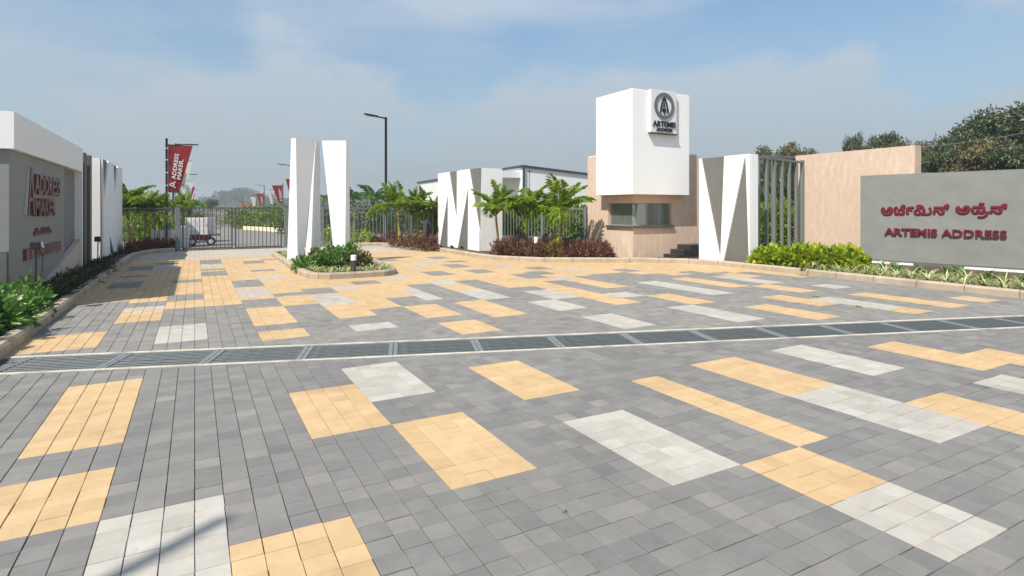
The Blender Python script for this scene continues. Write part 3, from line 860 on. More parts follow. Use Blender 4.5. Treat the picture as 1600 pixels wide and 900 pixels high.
pilaster('pilaster', 'white wall pilaster in M shape with grey triangular recesses beside the palms', 9.5, -1,
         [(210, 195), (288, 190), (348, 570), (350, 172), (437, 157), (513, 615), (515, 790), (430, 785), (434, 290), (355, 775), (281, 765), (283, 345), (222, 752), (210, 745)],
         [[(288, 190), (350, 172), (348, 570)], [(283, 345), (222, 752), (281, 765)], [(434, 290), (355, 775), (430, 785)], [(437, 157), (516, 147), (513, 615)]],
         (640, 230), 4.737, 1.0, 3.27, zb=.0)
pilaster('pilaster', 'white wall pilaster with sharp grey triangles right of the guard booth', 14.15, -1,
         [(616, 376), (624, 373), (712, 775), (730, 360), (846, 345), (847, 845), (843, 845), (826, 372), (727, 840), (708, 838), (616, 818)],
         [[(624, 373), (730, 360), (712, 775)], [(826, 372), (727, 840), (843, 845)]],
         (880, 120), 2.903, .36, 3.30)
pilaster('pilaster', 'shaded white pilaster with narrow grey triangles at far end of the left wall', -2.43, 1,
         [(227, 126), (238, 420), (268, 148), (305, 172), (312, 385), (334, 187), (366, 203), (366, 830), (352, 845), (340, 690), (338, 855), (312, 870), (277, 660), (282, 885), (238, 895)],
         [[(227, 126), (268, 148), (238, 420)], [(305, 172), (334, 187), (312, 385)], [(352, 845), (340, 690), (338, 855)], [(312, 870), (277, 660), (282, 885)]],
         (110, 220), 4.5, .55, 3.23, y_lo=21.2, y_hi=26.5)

# ================================================================== ISLAND PILLARS (twisted white slabs)
def P3(u, d, z): x, y = at_d(u, d); return Vector((x, y, z))
RT, FW = Vector((cc, ss, 0)), Vector((-ss, cc, 0))
gd = (RT * .46 + FW * .57).normalized()                     # direction in which the shaded faces recede
def meet(p, u):                                              # point on p + k*gd seen in column u
    lo, hi = 0.0, 6.0
    for _ in range(40):
        m_ = (lo + hi) / 2; q = p + gd * m_
        if proj(q.x, q.y, 0)[0] < u: lo = m_
        else: hi = m_
    return p + gd * lo
def twisted(name, label, d, bl, bc, br, tl, tc_, tr, zt):
    """two faces meet in a front edge: left face from column bl..bc (bottom) and tl..tc (top), right face recedes to br / tr"""
    B = [P3(bl, d, .08), P3(bc, d, .08)]; B.append(meet(B[1], br)); B.append(B[0] + (B[2] - B[1]))
    T = [P3(tl, d, zt), P3(tc_, d, zt)]; T.append(meet(T[1], tr)); T.append(T[0] + (T[2] - T[1]))
    o = B[1].copy(); o.z = 0
    mb = MB(); mb.hull4([p - o for p in B], [p - o for p in T])
    ob = mb.build(name, 'white_paint', loc=o)
    return ob
p1 = twisted('pillar', '', 17.5, 448.5, 465, 474, 455, 462.2, 493.5, 3.84)
tag(p1, 'leftmost white island pillar tapering down to a narrow shaded face', 'pillar')
p2 = twisted('pillar', '', 18.15, 476, 489.8, 501.5, 492.9, 493.6, 499.6, 3.84)
tag(p2, 'middle white island pillar, a slim wedge widening towards the bottom', 'pillar')
p3 = twisted('pillar', '', 18.05, 522.7, 539.3, 546.6, 503, 541, 545.8, 3.83)
tag(p3, 'rightmost white island pillar, sunlit and widest at the top', 'pillar')

# ================================================================== GUARD BOOTH
BX, BY = 12.40, 14.45; EX, EY = 15.38, 16.91; WT = .18
WZ0, WZ1 = 1.13, 1.89; WYL, WXR = 15.74, 14.09; HB = 3.55
gb_ = thing('guard_booth', 'guard booth with white cube tower over pink stone base and corner window', 'guard booth', (BX, BY, 0))
L_ = lambda x, y: (x - BX, y - BY)
def Lp(mb, z0, z1):
    mb.prism([L_(BX, BY), L_(EX, BY), L_(EX, BY + WT), L_(BX + WT, BY + WT), L_(BX + WT, EY), L_(BX, EY)], z0, z1)
mb = MB(); Lp(mb, .0, WZ0); Lp(mb, WZ1, HB)
mb.box(0, WT, WYL - BY, EY - BY, WZ0, WZ1); mb.box(WXR - BX, EX - BX, 0, WT, WZ0, WZ1)
mb.build('stone_wall', 'beige_stone', gb_)
mb = MB(); W_, D_ = EX - BX, EY - BY
mb.box(WT, .35, D_ - .15, D_, 0, HB); mb.box(2.7, W_, D_ - .15, D_, 0, HB); mb.box(.35, 2.7, D_ - .15, D_, 0, 1.10); mb.box(.35, 2.7, D_ - .15, D_, 2.35, HB)                                  # back
mb.box(W_ - .15, W_, WT, .45, 0, HB); mb.box(W_ - .15, W_, 1.75, D_ - .15, 0, HB); mb.box(W_ - .15, W_, .45, 1.75, 2.3, HB); mb.box(W_ - .15, W_, .45, 1.75, 0, .45)
mb.build('rear_wall', 'inner_wall', gb_)
MB().box(WT, W_ - .15, WT, D_ - .15, .40, .45).build('floor', 'inner_wall', gb_)
MB().box(WT, W_ - .15, WT, D_ - .15, 2.5, 2.6).build('ceiling', 'inner_wall', gb_)
MB().box(.01, W_ - .01, .01, D_ - .01, HB, HB + .03).build('roof', 'cladding_white', gb_)
# white cube
mb = MB(); mb.bbox(12.05 - BX, 14.53 - BX, 14.10 - BY, 15.96 - BY, 2.16, 5.49, .012); mb.build('tower', 'white_paint', gb_)
MB().box(-.30, 2.08, -.30, 1.46, 2.15, 2.159).build('soffit', 'beige_stone', gb_)
# sill and window
mb = MB(); mb.prism([L_(BX - .07, BY - .07), L_(WXR + .05, BY - .07), L_(WXR + .05, BY + .17), L_(BX + .17, BY + .17), L_(BX + .17, WYL + .05), L_(BX - .07, WYL + .05)], WZ0 - .055, WZ0 + .012)
mb.build('sill', 'sill_stone', gb_)
wz0 = WZ0 + .012
def window(name, pts, n):
    """frame of bars between the ends with glass a little behind; pts = (a,b) ends in booth coordinates"""
    a, b = Vector(pts[0]), Vector(pts[1]); d_ = (b - a); l_ = d_.length; d_.normalize(); nn = Vector((-d_.y, d_.x))
    fm = MB()
    def bar(s0, s1, z0, z1, dp=.04):
        q = [a + d_ * s0 - nn * dp / 2, a + d_ * s1 - nn * dp / 2, a + d_ * s1 + nn * dp / 2, a + d_ * s0 + nn * dp / 2]
        fm.prism([tuple(p) for p in q], z0, z1)
    for k in range(n + 1):
        s_ = l_ * k / n; bar(max(0, s_ - .012), min(l_, s_ + .012), wz0 + .022, WZ1 - .022)
    bar(0, l_, wz0, wz0 + .022); bar(0, l_, WZ1 - .022, WZ1)
    w = fm.build('window', 'window_frame', gb_)
    for k in range(n):
        q0, q1 = a + d_ * (l_ * k / n + .01), a + d_ * (l_ * (k + 1) / n - .01)
        g_ = MB(); g_.prism([tuple(q0 - nn * .003), tuple(q1 - nn * .003), tuple(q1 + nn * .003), tuple(q0 + nn * .003)], wz0 + .02, WZ1 - .02)
        g_.build('pane', 'glass', w)
window('window', ((.12, WYL - BY - .001), (.12, .146)), 1)
window('window', ((.146, .12), (WXR - BX - .001, .12)), 3)
# entrance steps, dark stone
st = thing('entrance_steps', 'three dark stone steps climbing to the guard booth', 'steps', (13.69, 13.86, .05))
for i in range(3):
    m_ = MB(); m_.bbox(i * .31, i * .31 + .31 if i < 2 else 1.6, .0, .58, .0, .15 * (i + 1), .008); m_.build('step', 'dark_stone', st)
# logo sign
lg = thing('logo_sign', 'pale square sign with ringed letter A emblem on the booth tower', 'sign', (12.74, 14.10, 4.12))
MB().bbox(0, 1.10, -.11, -.002, .03, 1.40, .006).build('sign_panel', 'sign_panel', lg)
MB().box(-.03, 1.13, -.13, -.002, -.015, .026).build('ledge', 'sill_stone', lg)
def ring(mb, cx, cz, r0, r1, y, dep, n=40, mi=0):
    vs = []; fs = []
    for i in range(n):
        t_ = 2 * math.pi * i / n
        for r_, yy in ((r0, y), (r1, y), (r1, y - dep), (r0, y - dep)): vs.append((cx + r_ * math.cos(t_), yy, cz + r_ * math.sin(t_)))
    for i in range(n):
        j = (i + 1) % n
        for s_ in range(4): fs.append((4 * i + s_, 4 * j + s_, 4 * j + (s_ + 1) % 4, 4 * i + (s_ + 1) % 4))
    mb.add(vs, fs, mi)
mb = MB(); ring(mb, .55, .90, .315, .425, -.111, .03); mb.build('ring', 'logo_gray', lg)
mb = MB()
def plate(mb, poly, y=-.111, dep=.03): mb.frame(poly, (0, y, 0), (1, 0, 0), (0, 0, 1), (0, -1, 0), dep)
plate(mb, [(.55, 1.20), (.50, 1.14), (.43, .98), (.385, .82), (.37, .68), (.415, .68), (.435, .82), (.48, .97), (.55, 1.10), (.62, .97), (.665, .82), (.685, .68), (.73, .68), (.715, .82), (.67, .98), (.60, 1.14)])
plate(mb, [(.55, 1.0), (.505, .86), (.595, .86)])
plate(mb, [(.47, .80), (.51, .825), (.55, .80), (.59, .825), (.63, .80), (.62, .73), (.575, .69), (.555, .61), (.545, .61), (.525, .69), (.48, .73)])
mb.build('emblem', 'black_letter', lg)
text_obj('lettering', 'ARTEMIS', 'black_letter', lg, (.07, -.111, .225), (1, 0, 0), (0, 0, 1), .175, .97, .03, .012)
text_obj('lettering', 'ADDRESS', 'black_letter', lg, (.21, -.111, .075), (1, 0, 0), (0, 0, 1), .105, .69, .03, .008)
# inside the booth
dk = thing('desk', 'dark desk inside the booth behind the corner window', 'desk', (12.75, 14.8, .45))
MB().box(0, 1.6, 0, .55, .70, .74).build('desk_top', 'wood_desk', dk)
for x_ in (0.02, 1.54): MB().box(x_, x_ + .05, .02, .52, 0, .70).build('leg', 'wood_desk', dk)
mo = thing('monitor', 'small black monitor on the booth desk', 'monitor', (13.75, 15.0, 1.19))
MB().box(-.17, .17, -.02, .02, .06, .30).build('screen', 'screen', mo); MB().box(-.03, .03, -.05, .05, 0, .065).build('stand', 'screen', mo)

# ================================================================== RIGHT WALLS
bw = MB()
Yb0, Yb1 = 12.84, 9.05
bw.box(0, .34, 0, Yb0 - Yb1, 0, 3.54)
o = bw.build('boundary_wall', 'beige_stone', loc=(18.3, Yb1, 0))
tag(o, 'tall beige stone wall rising behind the grey sign wall', 'wall')
SP1, SP2 = Vector((17.76, 10.3, 0)), Vector((18.37, 6.55, 0))
sd = (SP2 - SP1).normalized(); sn = Vector((sd.y, -sd.x, 0))          # sn points away from the camera side? fixed below
if sn.x > 0: sn = -sn
sw = thing('sign_wall', 'low grey plastered sign wall with dark red name lettering', 'sign wall', SP1)
mb = MB(); mb.prism([(0, 0), tuple((sd * 9)[:2]), tuple((sd * 9 - sn * .28)[:2]), tuple((-sn * .28)[:2])], .18, 2.70); mb.build('wall_panel', 'sign_gray', sw)
mb = MB(); mb.prism([tuple((sn * .035 - sd * .02)[:2]), tuple((sd * 9 + sn * .035)[:2]), tuple((sd * 9 - sn * .26)[:2]), tuple((-sn * .26 - sd * .02)[:2])], 0, .178); mb.build('plinth', 'dark_gray_paint', sw)
text_obj('lettering', 'ARTEMIS', 'red_letter', sw, sd * .66 + Vector((0, 0, .93)) + sn * .002, sd, (0, 0, 1), .205, 1.30, .045, .030)
text_obj('lettering', 'ADDRESS', 'red_letter', sw, sd * 2.06 + Vector((0, 0, .93)) + sn * .002, sd, (0, 0, 1), .205, 1.40, .045, .016)
# Kannada line, drawn as brush strokes: pixels of two enlarged views of the photograph
def stroke_px(view, pts): 
    ox, oy, s_ = (1370, 312, 13.333) if view == 0 else (1485, 312, 16.842)
    return [(ox + x / s_, oy + y / s_) for x, y in pts]
KN = [  # (view, radius in metres, points)
    (0, .042, [(165, 175), (120, 200), (125, 260), (165, 300), (220, 308), (280, 298), (312, 250), (312, 195), (280, 172), (250, 195), (240, 232), (185, 232), (150, 215)]),
    (0, .040, [(440, 165), (390, 175), (385, 230), (395, 290), (430, 305), (470, 275), (510, 305), (555, 295), (562, 240), (520, 190), (540, 130), (575, 135), (560, 185), (500, 205), (440, 215)]),
    (0, .038, [(780, 165), (690, 168), (640, 190), (640, 260), (650, 310)]), (0, .030, [(650, 215), (725, 222), (720, 245)]),
    (0, .040, [(910, 220), (840, 215), (800, 255), (815, 300), (880, 305), (920, 270), (950, 305), (990, 295), (985, 220), (950, 150), (890, 125), (850, 150), (880, 175), (930, 175)]),
    (0, .036, [(985, 290), (1040, 308), (1100, 300), (1125, 250), (1115, 190), (1090, 165)]),
    (0, .040, [(1190, 165), (1290, 168), (1400, 165), (1440, 130), (1480, 115), (1470, 180), (1440, 200)]), (0, .038, [(1195, 308), (1205, 245), (1260, 225), (1310, 285), (1350, 300), (1390, 270), (1380, 215), (1330, 195)]),
    (1, .044, [(250, 195), (195, 215), (185, 290), (250, 345), (340, 360), (430, 335), (480, 270), (470, 200), (420, 185), (380, 220), (370, 255), (270, 255), (235, 235)]),
    (1, .042, [(590, 195), (720, 200), (800, 200), (860, 120), (800, 115), (800, 170), (870, 210), (880, 280), (850, 340), (790, 345), (760, 300)]), (1, .040, [(590, 210), (590, 310), (640, 355), (710, 340), (740, 290), (700, 260)]),
    (1, .036, [(720, 450), (800, 465), (900, 445), (955, 390), (975, 310)]),
    (1, .042, [(1060, 195), (1200, 200), (1340, 195), (1400, 150), (1450, 135), (1440, 210), (1410, 230)]), (1, .040, [(1060, 360), (1080, 310), (1140, 290), (1220, 345), (1290, 355), (1330, 310), (1320, 250), (1250, 230)]),
]
kmb = MB()
for view, rad, pts in KN:
    w3 = []
    for (u, v) in stroke_px(view, pts):
        r_ = (u - 800) / F; D = Vector((r_ * cc - ss, r_ * ss + cc)); e = (SP2 - SP1).to_2d()
        det = D.x * (-e.y) - D.y * (-e.x); t_ = (SP1.x * (-e.y) - SP1.y * (-e.x)) / det
        P = D * t_; w3.append(Vector((P.x, P.y, zz(v, t_))) - SP1)
    cur = []
    for i in range(len(w3) - 1):                                    # Catmull-Rom smoothing
        p0, p1_, p2_, p3_ = w3[max(i - 1, 0)], w3[i], w3[i + 1], w3[min(i + 2, len(w3) - 1)]
        for q in range(4):
            s_ = q / 4
            cur.append(.5 * ((2 * p1_) + (p2_ - p0) * s_ + (2 * p0 - 5 * p1_ + 4 * p2_ - p3_) * s_ * s_ + (3 * p1_ - p0 - 3 * p2_ + p3_) * s_ ** 3))
    cur.append(w3[-1])
    n0 = len(kmb.v)
    kmb.tube(cur, rad * .98, 8)
    for i in range(n0, len(kmb.v)):                                 # flatten the tube against the wall
        p = Vector(kmb.v[i]); a_ = p.dot(sn); kmb.v[i] = tuple(p + sn * (max(-.001, a_ * .4 + .012) - a_))
kmb.build('kannada_lettering', 'red_letter', sw)
for (k0, k1) in ((.35, 1.45), (2.62, 3.9)):
    a, b = SP1 + sd * k0 + sn * .16, SP1 + sd * k1 + sn * .16
    m_ = MB(); m_.prism([(0, 0), tuple((b - a)[:2]), tuple((b - a + sn * .07)[:2]), tuple((sn * .07)[:2])], .0, .06)
    o = m_.build('strip_light', 'bollard_cap', loc=(a.x, a.y, .09))
    tag(o, 'white strip light housing at the foot of the sign wall, ' + ('by the hedge' if k0 < 1 else 'at right'), 'strip light')
o = MB().bbox(-.16, .16, -.1, .1, 0, .16, .01).build('cable_box', 'bollard_cap', loc=(*at(1349, 417, .1), .085))
tag(o, 'small white cable box on soil between hedge and strip light', 'box')

# ================================================================== FENCES AND GATES
def bar_mesh(h, w, m_, z0=0): return MB().box(-w / 2, w / 2, -w / 2, w / 2, z0, h).mesh('bar', [m_])
def fence(name, label, a, b, h, step, w, m_, posts=(), z0=.12, plinth=None, rail=.05, cat='fence', post_w=.08, post_h=None, rails=None):
    a, b = Vector((*a, 0)), Vector((*b, 0)); l_ = (b - a).length; ang = math.atan2((b - a).y, (b - a).x)
    t = thing(name, label, cat, a, ang)
    zb = plinth[0] if plinth else z0
    bm_ = bar_mesh(h - rail, w, m_, zb)
    n = int(l_ / step)
    for i in range(1, n): link('bar', bm_, t, (i * l_ / n, 0, 0))
    MB().box(0, l_, -rail / 2 - .004, rail / 2 + .004, h - rail, h).build('top_rail', m_, t)
    if not plinth: MB().box(0, l_, -rail / 2 - .004, rail / 2 + .004, z0 - .05, z0).build('bottom_rail', m_, t)
    else: MB().box(0, l_, -.1, .1, 0, plinth[0]).build('plinth', plinth[1], t)
    for p in posts: MB().box(p * l_ - post_w / 2, p * l_ + post_w / 2, -post_w / 2 - .006, post_w / 2 + .006, 0, post_h or h + .05).build('post', m_, t)
    return t
GY_ = 27.0
fence('gate', 'left leaf of the grey barred driveway gate', (-.44, GY_), (1.40, GY_), 1.76, .153, .028, 'fence_dark', (.012, .985), z0=.10, cat='gate', post_w=.06, post_h=1.76)
fence('gate', 'right leaf of the grey barred driveway gate', (1.48, GY_), (3.34, GY_), 1.76, .153, .028, 'fence_dark', (.015, .988), z0=.10, cat='gate', post_w=.06, post_h=1.76)
for (x_, lab) in ((-.60, 'thick grey gate post on the left beside the brown shrubs'), (3.52, 'thick grey gate post on the right beside the white pillars')):
    mb = MB(); mb.bbox(-.09, .09, -.09, .09, -.05, 1.80, .012)
    o = tag(mb.build('gate_post', 'fence_gray', loc=(x_, GY_, 0)), lab, 'gate post')
    MB().box(-.105, .105, -.105, .105, 1.801, 1.82).build('cap', 'fence_gray', o)
fence('fence', 'grey bar fence behind the left palms and brown shrubs', (-4.4, GY_), (-.74, GY_), 1.74, .165, .026, 'fence_dark', (0.01, .5))
fence('fence', 'grey bar fence running from gate to lamp post behind the pillars', (3.66, GY_), (9.3, GY_), 1.74, .175, .026, 'fence_gray', (.005, .25, .5, .75, .99))
o = MB()
o.box(0, .2, 0, 3.2, 0, 1.46)
dw = thing('panel_wall', 'dark grey ribbed panel wall behind the slim palms', 'wall', (9.85, 23.9, 0))
MB().box(0, .18, 0, 3.1, 0, 1.46).build('wall_panel', 'dark_gray_paint', dw)
for i in range(15): MB().box(-.03, -.001, .06 + i * .205, .13 + i * .205, .05, 1.44).build('rib', 'fence_dark', dw)
fence('fence', 'grey bar fence on a dark plinth behind the three palms', (10.55, 20.0), (12.38, 16.95), 1.72, .13, .026, 'fence_gray', (.01, .5, .99), plinth=(.66, 'dark_gray_paint'))
fence('fence', 'tall fence of thick dark bars between white pilaster and beige wall', (14.6, 11.75), (18.28, 12.55), 3.32, .52, .085, 'fence_gray', (.01, .985), z0=.15, rail=.07, post_w=.09, post_h=3.36)
fence('fence', 'second tall bar fence set back behind the thick dark bars', at_d(1193, 21.5), at_d(1260, 22.6), 3.70, .42, .06, 'fence_gray', (), z0=.15, rail=.06)

# ================================================================== LAMPS AND BANNERS
def lamp_post(label, x, y, h=5.95, arm=1.1, rot=math.pi, rise=.16, group=None, hw=.10):
    t = thing('street_lamp', label, 'street lamp', (x, y, 0), rot, group)
    MB().tube([(0, 0, -.05), (0, 0, h * .5), (0, 0, h)], [.075, .062, .055], 10).build('pole', 'black_metal', t, smooth=True)
    MB().box(-.14, .14, -.14, .14, 0, .03).build('base_plate', 'black_metal', t)
    m_ = MB(); m_.tube([(-.05, 0, h - .06), (arm * .45, 0, h - .06 + rise * .45)], [.038, .034], 8); m_.build('arm', 'black_metal', t)
    m_ = MB(); m_.frame([(arm * .42, h - .09 + rise * .42), (arm, h - .09 + rise), (arm, h - .04 + rise), (arm * .42, h - .02 + rise * .42)], (0, -hw, 0), (1, 0, 0), (0, 0, 1), (0, 1, 0), 2 * hw); hd = m_.build('lamp_head', 'black_metal', t)
    MB().box(arm * .5, arm * .95, -hw * .8, hw * .8, h - .085 + rise * .5 - .02, h - .085 + rise * .5 - .012).build('lens', 'bollard_cap', hd)
    return t
lamp_post('tall black street lamp beside the bar fence right of the pillars', 7.86, 26.6, 6.0, 1.05, math.pi + .15, .12)
lamp_post('nearest street lamp of the left row behind the red banner', -1.09, 43.3, 5.95, 1.3, 0.0, .05)
lamp_post('second street lamp of the left row along the road', -1.0, 80, 5.95, 1.3, 0, .05)
lamp_post('third street lamp of the left row, small and far', -.9, 140, 5.95, 1.3, 0, .05)
lamp_post('street lamp of the right row half hidden by the left white pillar', 8.2, 59.2, 5.95, 1.3, math.pi, .15)
lamp_post('street lamp of the right row standing by the small red banner', 10.9, 112, 5.95, 1.4, math.pi, .15)
lamp_post('farthest street lamp of the right row against the green hill', 13.5, 205, 5.95, 1.6, math.pi, .15)
# a lamp standing out of frame on the left; its shadow falls into the near corner
lamp_post('street lamp outside the frame whose shadow crosses the near paving', -7.50, -.36, 10.0, .95, R(35), .2, hw=.05)
def banner(label, x, y, col, sx, text=False, top=4.48, bot=2.42, w=.93, w2=.42):
    t = thing('banner', label, 'banner', (x, y, 0))
    MB().tube([(0, 0, -.05), (0, 0, 4.75)], .045, 8).build('pole', 'black_metal', t, smooth=True)
    m_ = MB(); nx, nz_ = 6, 8; th = .006
    V = []
    for side in (0, 1):
        for j in range(nz_ + 1):
            f = j / nz_; z = bot + (top - bot) * f; ww = w2 + (w - w2) * f
            for i in range(nx + 1):
                g_ = i / nx; V.append((sx * (.055 + ww * g_), -.02 * math.sin(g_ * 5 + f * 4) * g_ + (th if side else 0), z - .03 * g_ * f))
    fs = []; off = (nx + 1) * (nz_ + 1)
    for j in range(nz_):
        for i in range(nx):
            a = j * (nx + 1) + i; q = (a, a + 1, a + nx + 2, a + nx + 1)
            fs.append(q if sx > 0 else q[::-1]); q2 = tuple(off + k_ for k_ in q[::-1]); fs.append(q2 if sx > 0 else q2[::-1])
    m_.add(V, fs); cl = m_.build('cloth', 'banner_red' if col == 'r' else 'banner_white', t, smooth=True)
    MB().tube([(0, 0, top + .012), (sx * (w + .06), 0, top - .018)], .014, 6).build('top_rod', 'black_metal', t)
    MB().tube([(0, 0, bot), (sx * (w2 + .04), 0, bot)], .012, 6).build('bottom_rod', 'black_metal', t)
    for z in (4.3, 3.8, 3.25, 2.7): MB().box(-.06, .06, -.06, .06, z, z + .04).build('clamp', 'alu', t)
    pm_ = 'print_white' if col == 'r' else 'print_gray'
    if text:
        e1 = Vector((.12 * sx, 0, 1)).normalized(); e2 = Vector((-1, 0, .12 * sx)).normalized()
        if sx > 0:
            text_obj('lettering', 'ADDRESS', pm_, cl, (.33, -.026, 2.98), e1, e2, .155, 1.12, .004, .02)
            text_obj('lettering', 'MAKER.', pm_, cl, (.53, -.028, 2.98), e1, e2, .155, .88, .004, .02)
        else:
            text_obj('lettering', 'ADDRESS', pm_, cl, (-.22, -.026, 2.98), e1, e2, .155, 1.12, .004, .02)
            text_obj('lettering', 'MAKER.', pm_, cl, (-.04 - .06, -.028, 2.98), e1, e2, .12, .88, .004, .02)
        m2_ = MB(); ox = .30 if sx > 0 else -.16
        for (p, q) in (((.02, 0), (-.22, .13)), ((-.22, .13), (.02, .26)), ((-.05, .03), (-.05, .23))):
            a, b = Vector((p[0], p[1])), Vector((q[0], q[1])); n_ = Vector((-(b - a).y, (b - a).x)).normalized() * .022
            m2_.frame([tuple(a + n_), tuple(b + n_), tuple(b - n_), tuple(a - n_)], (ox + .02, -.026, 2.62), (1, 0, 0), (0, 0, 1), (0, -1, 0), .004)
        m2_.build('emblem', pm_, cl)
    return t
banner('large red banner with white lettering on its pole by the left gate post', -1.07, 29.1, 'r', 1, True)
banner('white banner just behind the large red banner', -1.08, 38, 'w', 1, True)
banner('white banner farther back in the left row', -1.05, 65.5, 'w', 1, True)
banner('small dark red banner far back in the left row', -.98, 82, 'r', 1, True)
banner('smallest red banner at the far end of the left row', -.95, 118, 'r', 1)
banner('white banner far back between the two red ones on the left', -.95, 98, 'w', 1)
banner('red banner of the right row partly hidden by the white pillar', 8.3, 56.5, 'r', -1, True)
banner('largest visible red banner of the right row', 9.1, 72.6, 'r', -1, True, w=1.15)
banner('white banner next to the largest red one in the right row', 9.95, 88, 'w', -1, True, w=1.15)
banner('smaller red banner of the right row by the lamp', 10.9, 113.5, 'r', -1, True, w=1.15)
banner('distant pale banner at the end of the right row', 11.9, 140, 'w', -1, w=1.15)

# ================================================================== BOLLARDS, SPOTS
def bollard(label, x, y, z, h=.46, r=.07):
    t = thing('bollard_light', label, 'bollard light', (x, y, z))
    MB().tube([(0, 0, -.05), (0, 0, h * .72)], r, 16).build('body', 'bollard_body', t, smooth=False)
    MB().tube([(0, 0, h * .72 + .001), (0, 0, h - .01), (0, 0, h)], [r * .98, r * .98, r * .88], 16).build('cap', 'bollard_cap', t)
    return t
bx, by = at(552.5, 427, .1); bollard('dark bollard light with white cap on the planted island', bx, by, .09)
bx, by = at(1300, 416, .1); bollard('dark bollard light with white cap in front of the golden hedge', bx, by, .09, .40, .095)
bx, by = at_d(837.5, 18.95); bollard('dark bollard light with white cap among the brown shrubs', bx, by, .09, .68)
def spot(label, x, y, h, yel=False):
    t = thing('spot_light', label, 'spot light', (x, y, .08))
    MB().tube([(0, 0, -.05), (.01, 0, h)], .014, 6).build('stake', 'black_metal', t)
    hd = MB().bbox(-.06, .08, -.09, .09, h - .03, h + .10, .015).build('lamp_head', 'black_metal' if not yel else 'black_metal', t)
    MB().tube([(.081, 0, h + .035), (.10, 0, h + .04)], [.055, .05], 10).build('lens', 'lens_yellow' if yel else 'alu', hd)
    pts = [(.02, .0, h - .02), (.08, .10, h - .12), (.06, .16, h * .6), (.0, .12, h * .35), (-.02, .03, h * .2)]
    MB().tube(pts, .008, 5).build('cable', 'black_metal', t)
    return t
spot('black stake spot light before the lettered panel on the left', -2.28, 12.0, .98)
spot('black stake spot light with yellow lens by the left pilaster', -2.2, 18.2, .80, True)
for (u, v) in ((690, 390), (707, 390.5), (722.5, 392), (738, 393.5)):
    x_, y_ = at(u, v, .0)
    t = thing('uplight', 'tiny black uplight at the foot of the white M pilaster', 'uplight', (x_ - .0, y_, .0), 0, 'uplights along the M pilaster')
    MB().tube([(0, 0, -.03), (0, 0, .09)], .012, 5).build('stake', 'black_metal', t)
    MB().tube([(-.07, 0, .17), (.03, 0, .10), (.06, 0, .085)], [.045, .045, .03], 8).build('lamp_head', 'black_metal', t)
for (u, v) in ((168, 417), (178, 413), (187, 410)):
    y_, d_ = on_x(u, -2.2)
    t = thing('uplight', 'tiny black uplight on soil below the shaded left pilaster', 'uplight', (-2.2, y_, .09), 0, 'uplights along the left pilaster')
    MB().tube([(0, 0, -.03), (0, 0, .12)], .014, 5).build('stake', 'black_metal', t)
    MB().tube([(.09, 0, .26), (-.03, 0, .13), (-.06, 0, .11)], [.06, .06, .04], 8).build('lamp_head', 'black_metal', t)

# ================================================================== CART AND BLOCKS BEHIND THE GATE
ct = thing('hand_cart', 'flat hand cart with red hopper and black wheels behind the gate', 'hand cart', (.05, 30.2, .01))
MB().box(-.62, 1.0, -.45, .45, .46, .52).build('deck', 'fence_dark', ct)
mb = MB(); mb.hull4([(.0, -.30, .26), (.42, -.30, .26), (.42, .30, .26), (.0, .30, .26)], [(-.18, -.36, .455), (.62, -.36, .455), (.62, .36, .455), (-.18, .36, .455)]); mb.build('hopper', 'cart_red', ct)
for x_ in (-.16, .60):
    w = MB(); w.tube([(0, -.37, 0), (0, -.30, 0)], .20, 16); wo_ = w.build('wheel', 'tyre', ct, (x_, -.05, .20))
    MB().tube([(0, -.375, 0), (0, -.295, 0)], .10, 10).build('rim', 'alu', wo_)
for x_ in (-.16, .60): MB().box(x_ - .02, x_ + .02, -.30, -.26, .2, .46).build('strut', 'fence_dark', ct)
MB().tube([(-.62, -.3, .5), (-1.2, -.3, .85)], .02, 6).build('handle', 'fence_dark', ct)
blk = MB().bbox(-.118, .118, -.14, .14, 0, .185, .012).mesh('block', ['block_white'])
def stack(label, x, y, z, nx, nz_, skip=()):
    t = thing('block_stack', label, 'block stack', (x, y, z))
    for k in range(nz_):
        for i in range(nx):
            if (i, k) in skip: continue
            for j in range(2): link('block', blk, t, (i * .243 + random.uniform(-.008, .008), j * .30, k * .192), random.uniform(-.02, .02))
    return t
stack('pale building blocks stacked high on the hand cart', -.50, 30.05, .531, 6, 4, ((0, 2), (0, 3)))
stack('lower stack of pale building blocks on the ground left of the cart', -1.55, 29.7, .006, 6, 4)

# ================================================================== WAREHOUSE AND FAR BUILDINGS
def CW(x, d): return (x * cc - d * ss, x * ss + d * cc)
c0 = Vector(CW(1.6, 84)); c1 = Vector(CW(-22.2, 136)); e = Vector(CW(1.6 + 52, 84 + 23.8)) - c0; e.normalize()
f_ = (c1 - c0); fl = f_.length; f_.normalize()
wh = thing('warehouse', 'large pale warehouse with dark roof edge behind the palms', 'warehouse', (c0.x, c0.y, 0))
g2 = e * 26
mb = MB(); hA, hB = 8.0, 5.9
mb.add([(0, 0, -.1), (g2.x, g2.y, -.1), (g2.x + f_.x * fl, g2.y + f_.y * fl, -.1), (f_.x * fl, f_.y * fl, -.1), (0, 0, hA), (g2.x, g2.y, hB), (g2.x + f_.x * fl, g2.y + f_.y * fl, hB), (f_.x * fl, f_.y * fl, hA)],
       [(0, 1, 5, 4), (1, 2, 6, 5), (2, 3, 7, 6), (3, 0, 4, 7)]); mb.build('wall', 'cladding_white', wh)
mb = MB()
